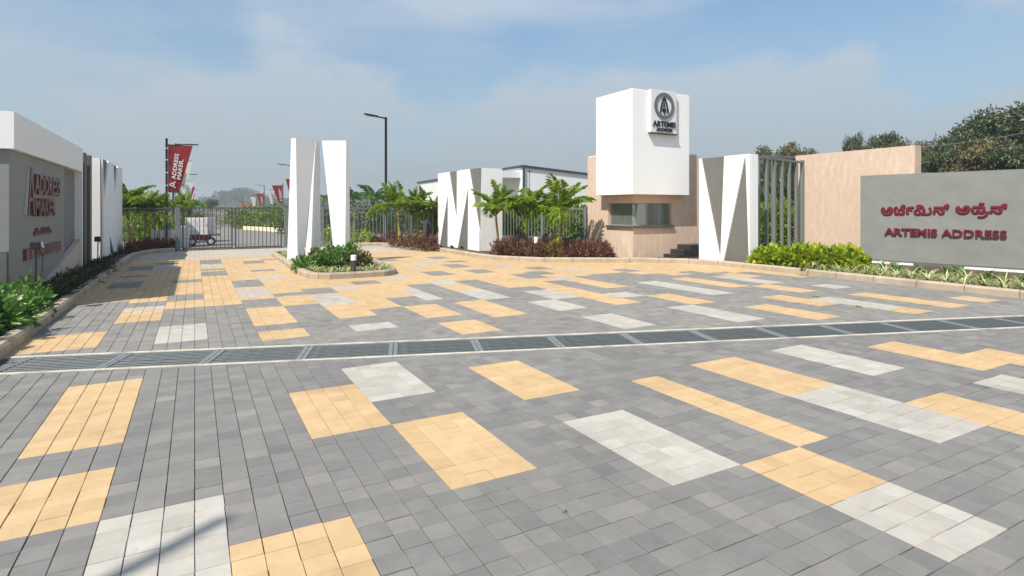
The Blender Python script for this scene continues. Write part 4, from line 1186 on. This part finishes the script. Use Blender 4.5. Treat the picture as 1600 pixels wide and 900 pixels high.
def slabq(mb, a, b, za, zb, th, out):
    o_ = Vector((out.x, out.y))
    A, B = a + o_ * .25, b + o_ * .25
    mb.add([(A.x, A.y, za - th), (B.x, B.y, zb - th), (B.x, B.y, zb + .12), (A.x, A.y, za + .12), (a.x - o_.x * .3, a.y - o_.y * .3, za - th), (b.x - o_.x * .3, b.y - o_.y * .3, zb - th), (b.x - o_.x * .3, b.y - o_.y * .3, zb + .12), (a.x - o_.x * .3, a.y - o_.y * .3, za + .12)],
           [(0, 1, 2, 3), (7, 6, 5, 4), (3, 2, 6, 7), (0, 4, 5, 1), (0, 3, 7, 4), (1, 5, 6, 2)])
slabq(mb, Vector((0, 0)), g2, hA, hB, .22, -f_); slabq(mb, Vector((0, 0)), f_ * fl, hA, hA, .22, -e)
mb.build('roof_edge', 'roof_trim', wh)
mb = MB(); mb.add([(0, 0, hA + .06), (g2.x, g2.y, hB + .06), (g2.x + f_.x * fl, g2.y + f_.y * fl, hB + .06), (f_.x * fl, f_.y * fl, hA + .06)], [(0, 1, 2, 3)]); mb.build('roof', 'cladding_white', wh)
pl = MB(); q = -f_ * .06
pl.box(-.12, .12, -.12, .12, 0, hA - .25); pl.build('corner_pipe', 'roof_trim', wh, (q.x * 4, q.y * 4, 0))
# canopy over a recess on the left flank
mb = MB(); o_ = -e; a, b = f_ * .8 + o_ * .0, f_ * 22
mb.add([(a.x, a.y, 6.3), (b.x, b.y, 6.3), (b.x + o_.x * 3, b.y + o_.y * 3, 6.3), (a.x + o_.x * 3, a.y + o_.y * 3, 6.3), (a.x, a.y, 7.2), (b.x, b.y, 7.2), (b.x + o_.x * 3, b.y + o_.y * 3, 7.2), (a.x + o_.x * 3, a.y + o_.y * 3, 7.2)],
       [(0, 1, 2, 3), (4, 7, 6, 5), (3, 2, 6, 7), (0, 3, 7, 4), (2, 1, 5, 6)]); mb.build('canopy', 'cladding_white', wh)
ht = thing('hut', 'tiny far hut with red roof at the end of the road', 'hut', (13.5, 182, 0))
MB().box(-2.2, 2.2, -1.5, 1.5, 0, 2.0).build('wall', 'hut_wall', ht)
MB().hull4([(-2.5, -1.8, 2.01), (2.5, -1.8, 2.01), (2.5, 1.8, 2.01), (-2.5, 1.8, 2.01)], [(-1.6, -.2, 3.1), (1.6, -.2, 3.1), (1.6, .2, 3.1), (-1.6, .2, 3.1)]).build('roof', 'cart_red', ht)
# utility poles with cables
def pole(label, x, y, h, r=.09, cross=1.2, arms=1):
    t = thing('utility_pole', label, 'utility pole', (x, y, 0), .6)
    MB().tube([(0, 0, -.1), (0, 0, h)], [r, r * .7], 8).build('pole', 'fence_dark', t)
    for k in range(arms): MB().box(-cross / 2, cross / 2, -.04, .04, h - .35 - k * .5, h - .25 - k * .5).build('crossarm', 'fence_dark', t)
    return t
x_, y_ = at_d(827, 60); pole('slim utility pole with short crossarm in front of the warehouse', x_, y_, zz(264, 60), .05, 1.0)
x_, y_ = at_d(1184, 70); pole('small distant utility pole top behind the white pilaster', x_, y_, zz(229, 70), .06, .5)
PA, PB = at_d(1405, 27.5), at_d(1800, 24.5)
pole('utility pole hidden behind the beige wall', *PA, 4.6, .07, .6); pole('utility pole outside the frame on the right', *PB, 6.6, .07, .9)
for (za, zb, lab) in ((3.45, 4.05, 'lower of the thin cables strung above the sign wall'), (4.55, 6.3, 'upper thin cable strung before the trees')):
    pts = []
    for i in range(13):
        s_ = i / 12; pts.append((PA[0] + (PB[0] - PA[0]) * s_, PA[1] + (PB[1] - PA[1]) * s_, za + (zb - za) * s_ - .35 * math.sin(math.pi * s_)))
    tag(MB().tube(pts, .011, 5).build('cable', 'gray_paint'), lab, 'cable')

# ================================================================== PLANTS
# palms: each frond a part
fr_v = [frond_mesh('frond', 1.30, 1.45, 26, .46, 'leaf_palm', 11, .075, 1.25), frond_mesh('frond', 1.45, 2.0, 26, .50, 'leaf_palm', 12, .075, 1.05), frond_mesh('frond', 1.25, .75, 24, .42, 'leaf_palm', 13, .075, 1.40)]
frf_v = [frond_mesh('frond', 2.2, 1.3, 30, .6, 'leaf_bush', 14, .05, 1.25), frond_mesh('frond', 2.3, 1.8, 30, .6, 'leaf_bush', 15, .05, 1.05)]
def palm(label, x, y, z, th, s, seed, n=8, fv=fr_v, lean=.05, group=None, tr=.045):
    g = random.Random(seed); lean = g.uniform(.02, .16); n += g.choice((-2, -1, 0, 1)); t = thing('palm', label, 'palm', (x, y, z), g.uniform(0, 6.28), group)
    pts = [(0, 0, -.05), (lean * .4, 0, th * .5), (lean, 0, th)]
    MB().tube(pts, [tr * 1.25, tr, tr * .85], 9).build('trunk', 'palm_trunk', t, smooth=True)
    MB().tube([(lean, 0, th), (lean, 0, th + .28 * s)], [tr * .95, tr * .45], 8).build('crownshaft', 'palm_trunk', t, smooth=True)
    for i in range(n):
        o = link('frond', fv[i % len(fv)], t, (lean, 0, th + .16 * s + .02 * (i % 3)))
        o.rotation_euler = (g.uniform(-.1, .1), g.uniform(-.45, .30), i * 2.4 + g.uniform(-.3, .3)); o.scale = (s * g.uniform(.88, 1.08),) * 3
    return t
for (u, d, th, s, lab) in ((779.5, 20.6, 1.22, .98, 'leftmost of the three palms by the brown shrubs, next to M pilaster'), (823, 19.6, 1.22, .98, 'middle one of the three palms by the brown shrubs'), (873, 19.4, 1.26, 1.05, 'rightmost of the three palms by the brown shrubs, beside the booth')):
    x_, y_ = at_d(u, d); palm(lab, x_, y_, .08, th, s, int(u), 12)
for (u, d, th, s, lab) in ((625, 25.2, 1.35, 1.05, 'tallest slim palm right of the lamp post'), (654, 26.4, 1.25, .98, 'slim palm between lamp post palm and M pilaster'), (676, 26.3, 1.05, .85, 'small palm close to the left edge of the M pilaster')):
    x_, y_ = at_d(u, d); palm(lab, x_, y_, .08, th, s, int(u), 11)
for (u, d, th, s, lab) in ((201, 24.2, 1.35, 1.18, 'palm nearest the shaded left pilaster behind the fence'), (226, 24.6, 1.15, 1.1, 'palm with pale yellow trunk behind the left fence'), (291, 29.5, 1.35, 1.0, 'palm behind the left gate post'), (247, 28, 1.2, 1.05, 'palm behind the large red banner pole')):
    x_, y_ = at_d(u, d); palm(lab, x_, y_, .0, th, s, int(u), 13)
for (u, d, th, s, lab) in ((552, 46, 2.0, 1.0, 'dark far palm right behind the rightmost pillar'), (583, 44, 2.2, 1.0, 'dark far palm left of the lamp post'), (520, 52, 1.9, .95, 'dark far palm seen between the pillars'), (608, 52, 2.0, .95, 'dark far palm behind the lamp post')):
    x_, y_ = at_d(u, d); palm(lab, x_, y_, 0, th, s, int(u), 10, frf_v, tr=.1)

# brown-red shrubs along the back kerb
rp_ = resample([(8.95, 17.35), (9.35, 16.55), (9.95, 15.85), (10.75, 15.3), (11.55, 14.95)], .40)
i = 0
for p in rp_:
    for rw, (dx, dy) in (('kerbside', (.12, .10)), ('rear', (.45, .42))):
        sc = random.uniform(.30, .42)
        shrub('brown_shrub', 'bronze leaved shrub in the ' + rw + ' row below the three palms', 'shrub', 'leaf_red', p.x + dx + random.uniform(-.08, .08), p.y + dy, .08, sc, sc, random.uniform(.54, .66), 460, .12, .045, i, 'bronze shrubs below the three palms', upw=.9); i += 1
for (u, v) in ((612, 381), (622, 384), (634, 386), (644, 387), (654, 388), (664, 389), (674, 389.6), (606, 379), (590, 380)):
    x_, y_ = at(u, v, .08); shrub('brown_shrub', 'bronze leaved shrub beside the lamp post kerb', 'shrub', 'leaf_red', x_, y_, .08, .42, .42, .55 if u > 600 else .38, 420, .12, .045, i, 'bronze shrubs near the lamp post', upw=.9); i += 1
for (u, v) in ((200, 396), (210, 394), (221, 392), (232, 391), (243, 390), (255, 389), (266, 388), (215, 388), (238, 386)):
    x_, y_ = at(u, v, .08); shrub('brown_shrub', 'dark bronze shrub before the left fence', 'shrub', 'leaf_red', x_, y_, .08, .38, .38, .42, 420, .12, .045, i, 'bronze shrubs before the left fence', upw=.9); i += 1
x_, y_ = at_d(868, 19.0)
shrub('golden_shrub', 'yellow green croton among the bronze shrubs near the booth', 'shrub', 'leaf_gold', x_, y_, .08, .30, .30, .60, 260, .17, .06, 1)
# left bed: broad leaved green bushes at the kerb
for k, (x_, y_, r_, h_) in enumerate(((-2.65, 8.9, .62, .62), (-2.35, 9.75, .52, .60), (-2.75, 10.5, .62, .68), (-2.28, 11.05, .42, .52), (-3.3, 9.9, .6, .68), (-2.42, 12.0, .42, .50), (-3.3, 11.3, .6, .60), (-2.5, 8.1, .45, .5))):
    labs = ['green leafy bush at the very left edge of the photo behind the kerb', 'green bush spilling over the kerb at the left', 'broad green bush in the middle of the left bush group', 'low green bush overhanging the kerb, right end of the group', 'green bush at left edge behind the kerbside bushes', 'small green bush below the lettered panel', 'green bush close under the grey corner of the left wall', 'green bush nearest the camera beside the drain end']
    shrub('green_bush', labs[k], 'bush', 'leaf_bush', x_, y_, .08, r_, r_, h_, 620, .15, .085, k, clumps=34)
for k in range(9):
    y_ = 12.9 + k * .85
    shrub('low_shrub', 'low dark green shrub between left wall and kerb', 'shrub', 'leaf_dark', -2.22 + random.uniform(-.08, .08), y_, .08, .34, .42, random.uniform(.24, .36), 360, .10, .03, k, 'low shrubs along the left wall')
# golden hedge on the right
for k in range(9):
    s_ = k / 8; x_, y_ = 14.2 + 1.0 * s_, 10.95 - 1.95 * s_
    ends = {0: 'golden green hedge bush at left end beside the white pilaster', 8: 'golden green hedge bush at right end next to sign wall'}
    shrub('hedge_bush', ends.get(k, 'golden green leafy bush in the middle of the low hedge'), 'hedge bush', 'leaf_gold', x_, y_, .08, .38, .38, random.uniform(.46, .55), 560, .18, .125, k, 'golden hedge bushes in front of the walls', clumps=30)
# island planting
for k, (u, v, r_, h_, m_, lab) in enumerate(((478, 417, .40, .42, 'leaf_bush', 'dark glossy bush at the foot of the leftmost pillar'), (508, 415, .46, .44, 'leaf_bush', 'green bush in front of the middle pillar'), (535, 413, .55, .52, 'leaf_bush', 'largest green bush on the island below the rightmost pillar'), (524, 406, .5, .56, 'leaf_bush', 'green bush at the back of the island'), (548, 408, .45, .60, 'leaf_bush', 'green bush behind the island bollard'), (560, 413, .38, .50, 'leaf_olive', 'olive green bush right of the island bollard'), (494, 411, .34, .44, 'leaf_olive', 'yellowish bush at the foot of the middle pillar'))):
    x_, y_ = at(u, v + 4, .08); shrub('island_bush', lab, 'bush', m_, x_, y_, .08, r_, r_, h_, 560, .13, .065, k, clumps=30)
sp_v = [blade_clump(40 + k, 44, .40, .030, 'leaf_spider', .95) for k in range(4)]
def spider(x, y, lab, grp, s=1.0):
    t = thing('spider_plant', lab, 'spider plant', (x, y, .085), random.uniform(0, 6.28), grp); t.scale = (s, s, s * random.uniform(.85, 1.15))
    link('blades', random.choice(sp_v), t); return t
for p in resample([(2.66, 14.85), (2.95, 14.5), (3.6, 14.48), (4.2, 14.55), (4.45, 14.9), (4.55, 15.6)], .21):
    spider(p.x, p.y, 'variegated spider plant along the front kerb of the island', 'spider plants on the island', .85)
for p in resample([(2.66, 15.2), (2.64, 17.5), (2.70, 21.5)], .32): spider(p.x, p.y, 'variegated spider plant along the left kerb of the island', 'spider plants left on the island', .85)
for p in resample([(2.95, 14.85), (4.2, 14.9)], .27): spider(p.x, p.y, 'variegated spider plant in the second row on the island', 'spider plants second row', .9)
for row, off in enumerate((.32, .72, 1.2)):
    for p in resample([(13.75 + off, 9.4 - row * .5), (13.72 + off, 3.6)], .34):
        spider(p.x + random.uniform(-.06, .06), p.y, 'spider plant in the %s row before the grey sign wall' % ('kerbside', 'middle', 'wall side')[row], 'spider plants before the sign wall', 1.0)
dg_v = [blade_clump(60 + k, 26, .55, .035, 'leaf_bush', .6) for k in range(3)]
for k in range(16):
    x_, y_ = 15.3 + random.uniform(-.3, 1.2), 8.8 - k * .36
    t = thing('grass_clump', 'dark green strappy clump near the base of the sign wall', 'plant', (x_, y_, .085), random.uniform(0, 6), 'green clumps before the sign wall')
    link('blades', random.choice(dg_v), t)
x_, y_ = at(1247, 432)
t = thing('grass_clump', 'dark dry grass tuft hanging over the kerb by the hedge', 'plant', (x_ + .18, y_, .13), 0); link('blades', blade_clump(77, 26, .34, .016, 'leaf_olive', 1.1), t)

# greenery behind the fences: individual bushes
def far_bush(u, d, r_, h_, m_, lab, k, grp=None, n=900, ll=.22):
    x_, y_ = at_d(u, d); return shrub('background_bush', lab, 'bush', m_, x_, y_, 0, r_, r_, h_, n, ll, ll * .5, k, grp, clumps=44)
k = 0
for (u, d, r_, h_) in ((780, 25, 1.2, 1.9), (800, 26.5, 1.3, 2.0), (822, 25.5, 1.2, 1.9), (845, 26, 1.3, 2.05), (868, 25, 1.2, 1.9), (890, 25.5, 1.3, 2.1), (908, 25, 1.0, 1.9), (765, 27, 1.2, 1.8), (950, 25.5, 1.2, 2.2), (975, 25, 1.2, 2.2), (1000, 24.5, 1.2, 2.2), (1025, 24, 1.2, 2.2), (1050, 23.5, 1.2, 2.2), (1075, 23.5, 1.2, 2.2)):
    far_bush(u, d, r_, h_, 'leaf_bright', 'bright green bush behind the plinth fence' if u < 930 else 'bright green bush behind the booth, seen through its window', k, 'bushes behind the plinth fence and booth'); k += 1
for (u, d, r_, h_) in ((402, 51, 2.0, 1.7), (425, 49, 1.8, 1.8), (385, 60, 2.2, 2.0), (448, 46, 1.6, 2.1), (372, 70, 2.2, 1.7), (440, 56, 2.4, 2.2), (412, 64, 2.4, 2.0), (395, 76, 2.6, 2.2)):
    far_bush(u, d, r_, h_, 'leaf_bright', 'green bush on the right road side beyond the gate', k, 'bushes right of the road beyond the gate'); k += 1
for (u, d, r_, h_) in ((205, 31, 1.4, 1.6), (225, 33, 1.5, 1.6), (245, 31, 1.3, 1.5), (262, 34, 1.4, 1.7), (280, 40, 1.5, 1.7), (303, 50, 1.6, 1.5), (318, 64, 2.0, 1.6)):
    far_bush(u, d, r_, h_, 'leaf_far' if d > 36 else 'leaf_bright', 'green bush behind the left fence', k, 'bushes behind the left fence'); k += 1
for (u, d, r_, h_) in ((470, 40, 1.6, 1.7), (505, 38, 1.6, 1.7), (512, 46, 2, 2.4), (530, 48, 2, 2.4), (548, 36, 1.5, 1.5), (565, 50, 2.2, 2.6), (585, 40, 1.7, 1.8), (600, 52, 2.2, 2.5), (618, 42, 1.8, 2.0), (635, 50, 2.2, 2.3), (655, 40, 1.8, 1.8), (670, 48, 2.0, 2.2)):
    far_bush(u, d, r_, h_, 'leaf_far', 'dark green bush behind the right bar fence', k, 'bushes behind the right bar fence'); k += 1
for (u, d) in ((548, 28.6), (565, 28.8), (498, 28.4), (512, 28.6)):
    far_bush(u, d, .7, .75, 'leaf_gold', 'low yellow green bush just behind the bar fence', k, 'low golden bushes behind the bar fence', 420, .16); k += 1
for (u, d, r_, h_) in ((1195, 24, 1.2, 2.0), (1210, 25, 1.2, 2.1), (1225, 24.5, 1.2, 2.0), (1240, 25, 1.2, 2.1), (1180, 25, 1.2, 2.0)):
    far_bush(u, d, r_, h_, 'leaf_bright', 'yellow green bush behind the tall dark bars', k, 'bushes behind the tall bars'); k += 1
for (u, d, r_, h_) in ((1190, 30, 1.6, 3.7), (1212, 31, 1.6, 3.9), (1232, 30, 1.6, 3.8), (1254, 32, 1.7, 3.9)):
    far_bush(u, d, r_, h_, 'leaf_tree', 'tall dark shrub behind the yellow green bushes and dark bars', k, 'tall dark shrubs behind the bars', 1500, .3); k += 1
# kerb stones painted pale along the road bend
for p in resample([at_d(384, 47), at_d(405, 45.5), at_d(425, 43.5), at_d(446, 40.5)], .75):
    o = MB().bbox(-.28, .28, -.1, .1, 0, .30, .03).build('edge_stone', 'road_kerb', loc=(p.x, p.y, .0)); o.rotation_euler = (0, 0, -.9 + random.uniform(-.1, .1))
    tag(o, 'pale painted edge stone along the road bend beyond the gate', 'edge stone', 'painted edge stones at the road bend')
# trees on the right
tv = [tree_mesh(1, 8, 2.9, 34, 210, .34, 'leaf_tree'), tree_mesh(2, 8, 2.7, 36, 200, .34, 'leaf_tree', .95), tree_mesh(3, 8, 3.1, 34, 210, .32, 'leaf_olive', .85)]
def tree(lab, u, d, vtop, vi, wscale=1.0):
    x_, y_ = at_d(u, d); h = zz(vtop, d); s = h / 8.0
    t = thing('tree', lab, 'tree', (x_, y_, 0), random.uniform(0, 6.28)); t.scale = (s * wscale, s * wscale, s)
    tm, cm = tv[vi]; link('trunk', tm, t); link('crown', cm, t); return t
for (u, d, vt, vi, ws, lab) in ((1218, 55, 226, 2, .75, 'bushy olive tree top left above the tall bars'), (1250, 60, 233, 2, .6, 'low olive tree top between bars and beige wall'), (1332, 62, 215, 1, .33, 'small slim tree top above the middle of the beige wall'), (1377, 52, 205, 0, .45, 'round tree top above the beige wall'),
                            (1420, 48, 219, 2, .55, 'brownish tree top at the right end of beige wall'), (1458, 42, 226, 0, .7, 'dark tree right of the beige wall end'), (1492, 45, 214, 1, .65, 'dark tree behind the olive bush tree'), (1518, 46, 194, 0, .55, 'tall dark tree left of the tallest one'),
                            (1538, 32, 219, 2, .8, 'rounded olive bush tree just above the sign wall'), (1565, 44, 180, 1, .8, 'dark tree in front of the tallest tree at right'), (1595, 44, 160, 0, .85, 'tallest dark tree at the right edge of the photo'), (1640, 42, 165, 1, .9, 'dark tree cut by the right edge of the photo'), (1350, 66, 229, 1, .45, 'tiny far tree top beside the slim tree above beige wall'), (1580, 30, 232, 1, .7, 'dark leafy tree low at the right edge above sign wall'), (1480, 34, 236, 1, .7, 'dark leafy tree low behind the end of beige wall')):
    tree(lab, u, d, vt, vi, ws)
# trees far left and hills
for (u, d, vt, vi, lab) in ((206, 130, 308, 0, 'dark far tree behind the left palms'), (330, 150, 312, 1, 'far tree left of the hill above the gate'), (150, 120, 300, 0, 'far tree hidden behind the left wall')):
    tree(lab, u, d, vt, vi, 1.2)
def hill(px, d0, depth, seed):
    g = np.random.default_rng(seed); mb = MB(); n, m_ = 70, 10
    us = np.linspace(px[0][0], px[-1][0], n); hv = np.interp(us, [p[0] for p in px], [p[1] for p in px])
    V = []
    for j in range(m_ + 1):
        f = j / m_; dd = d0 + depth * f
        for i in range(n):
            top = zz(hv[i], d0 + depth * .55); h = top * math.sin(math.pi * min(1, f / 1.1)) ** .8 if f > 0 else -1
            h += (g.normal(0, .8) if 0 < f < 1 else 0)
            x_, y_ = at_d(us[i], dd); V.append((x_, y_, h))
    fs = [(j * n + i, j * n + i + 1, (j + 1) * n + i + 1, (j + 1) * n + i) for j in range(m_) for i in range(n - 1)]
    mb.add(V, fs)
    return mb.build('hill', 'hill_green', smooth=True), V, n, m_
ho, HV, hn, hm = hill([(120, 322), (200, 312), (300, 322), (325, 314), (345, 305), (365, 303), (378, 299), (392, 301), (405, 309), (440, 318), (470, 312), (520, 316), (600, 312), (700, 318), (850, 322)], 420, 260, 5)
tag(ho, kind='structure')
g = np.random.default_rng(9); HVa = np.array(HV); sel = HVa[g.integers(0, len(HVa), 2600)] + g.normal(0, 4, (2600, 3)) * np.array([1, 1, .12])
Pn = np.repeat(sel, 26, 0); o_ = g.normal(size=Pn.shape); o_ /= np.linalg.norm(o_, axis=1, keepdims=True)
Pn = Pn + o_ * g.uniform(1.0, 2.6, (len(Pn), 1)) * np.array([1, 1, .8]) + np.array([0, 0, .8])
wm = leaf_mesh('woodland', Pn, o_ + np.array([0, 0, .4]), 1.5, 1.1, g.normal(.4, .2, len(Pn)), 'leaf_far', seed=4)
tag(link('woodland', wm), 'distant wood covering the low hill beyond the gate', 'wood', kind='stuff')
# small things on the paving
lf = leaf_mesh('dead_leaf', np.array([[0, 0, .004.__float__()]] * 3), np.array([[1, .2, .15], [-.6, 1, .2], [.1, -1, .15]]), .11, .05, np.array([.3, .5, .6]), 'leaf_olive', seed=2)
for (u, v, lab) in ((1275, 464.5, 'small heap of dead leaves on a yellow block at right'), (1343, 480, 'few dead leaves on grey pavers right of the yellow strip'), (883, 800, 'pale scrap of leaf on the near grey pavers')):
    x_, y_ = at(u, v); o = link('dead_leaf', lf, None, (x_, y_, .003), random.uniform(0, 6)); o.scale = (.75 if v < 600 else .22,) * 3; tag(o, lab, 'dead leaves')

# ------------------------------------------------------------------ haze: even air over the whole site
hm_ = bpy.data.materials.new('haze'); hm_.use_nodes = True
hn_, hl_ = hm_.node_tree.nodes, hm_.node_tree.links
hn_.clear()
ho_ = hn_.new("ShaderNodeOutputMaterial"); pv = hn_.new("ShaderNodeVolumePrincipled")
pv.inputs['Color'].default_value = (.86, .89, .92, 1); pv.inputs['Density'].default_value = .0011; pv.inputs['Anisotropy'].default_value = .25
hl_.new(pv.outputs[0], ho_.inputs['Volume'])
MATS['haze'] = hm_
tag(MB().box(-1250, 1250, -1250, 1250, -1.5, 40).build('haze', 'haze'), kind='stuff')

# ------------------------------------------------------------------ tell look-alikes apart by their order in their row
ORD = ['leftmost', 'second', 'third', 'fourth', 'fifth', 'sixth', 'seventh', 'eighth', 'ninth', 'tenth', 'eleventh', 'twelfth', 'thirteenth', 'fourteenth', 'fifteenth', 'sixteenth', 'seventeenth', 'eighteenth', 'nineteenth', 'twentieth']
bpy.context.view_layer.update()
rows = {}
for o in C.objects:
    if o.parent is None and 'label' in o and 'kind' not in o: rows.setdefault(o['label'], []).append(o)
for lab, L in rows.items():
    if len(L) < 2 or len(L) > 21: continue
    L.sort(key=lambda o: proj(o.location.x, o.location.y, o.location.z)[0])
    for i, o in enumerate(L):
        w = 'leftmost one' if i == 0 else 'rightmost one' if i == len(L) - 1 else ORD[i] + ' from left'
        o['label'] = lab + ', ' + w
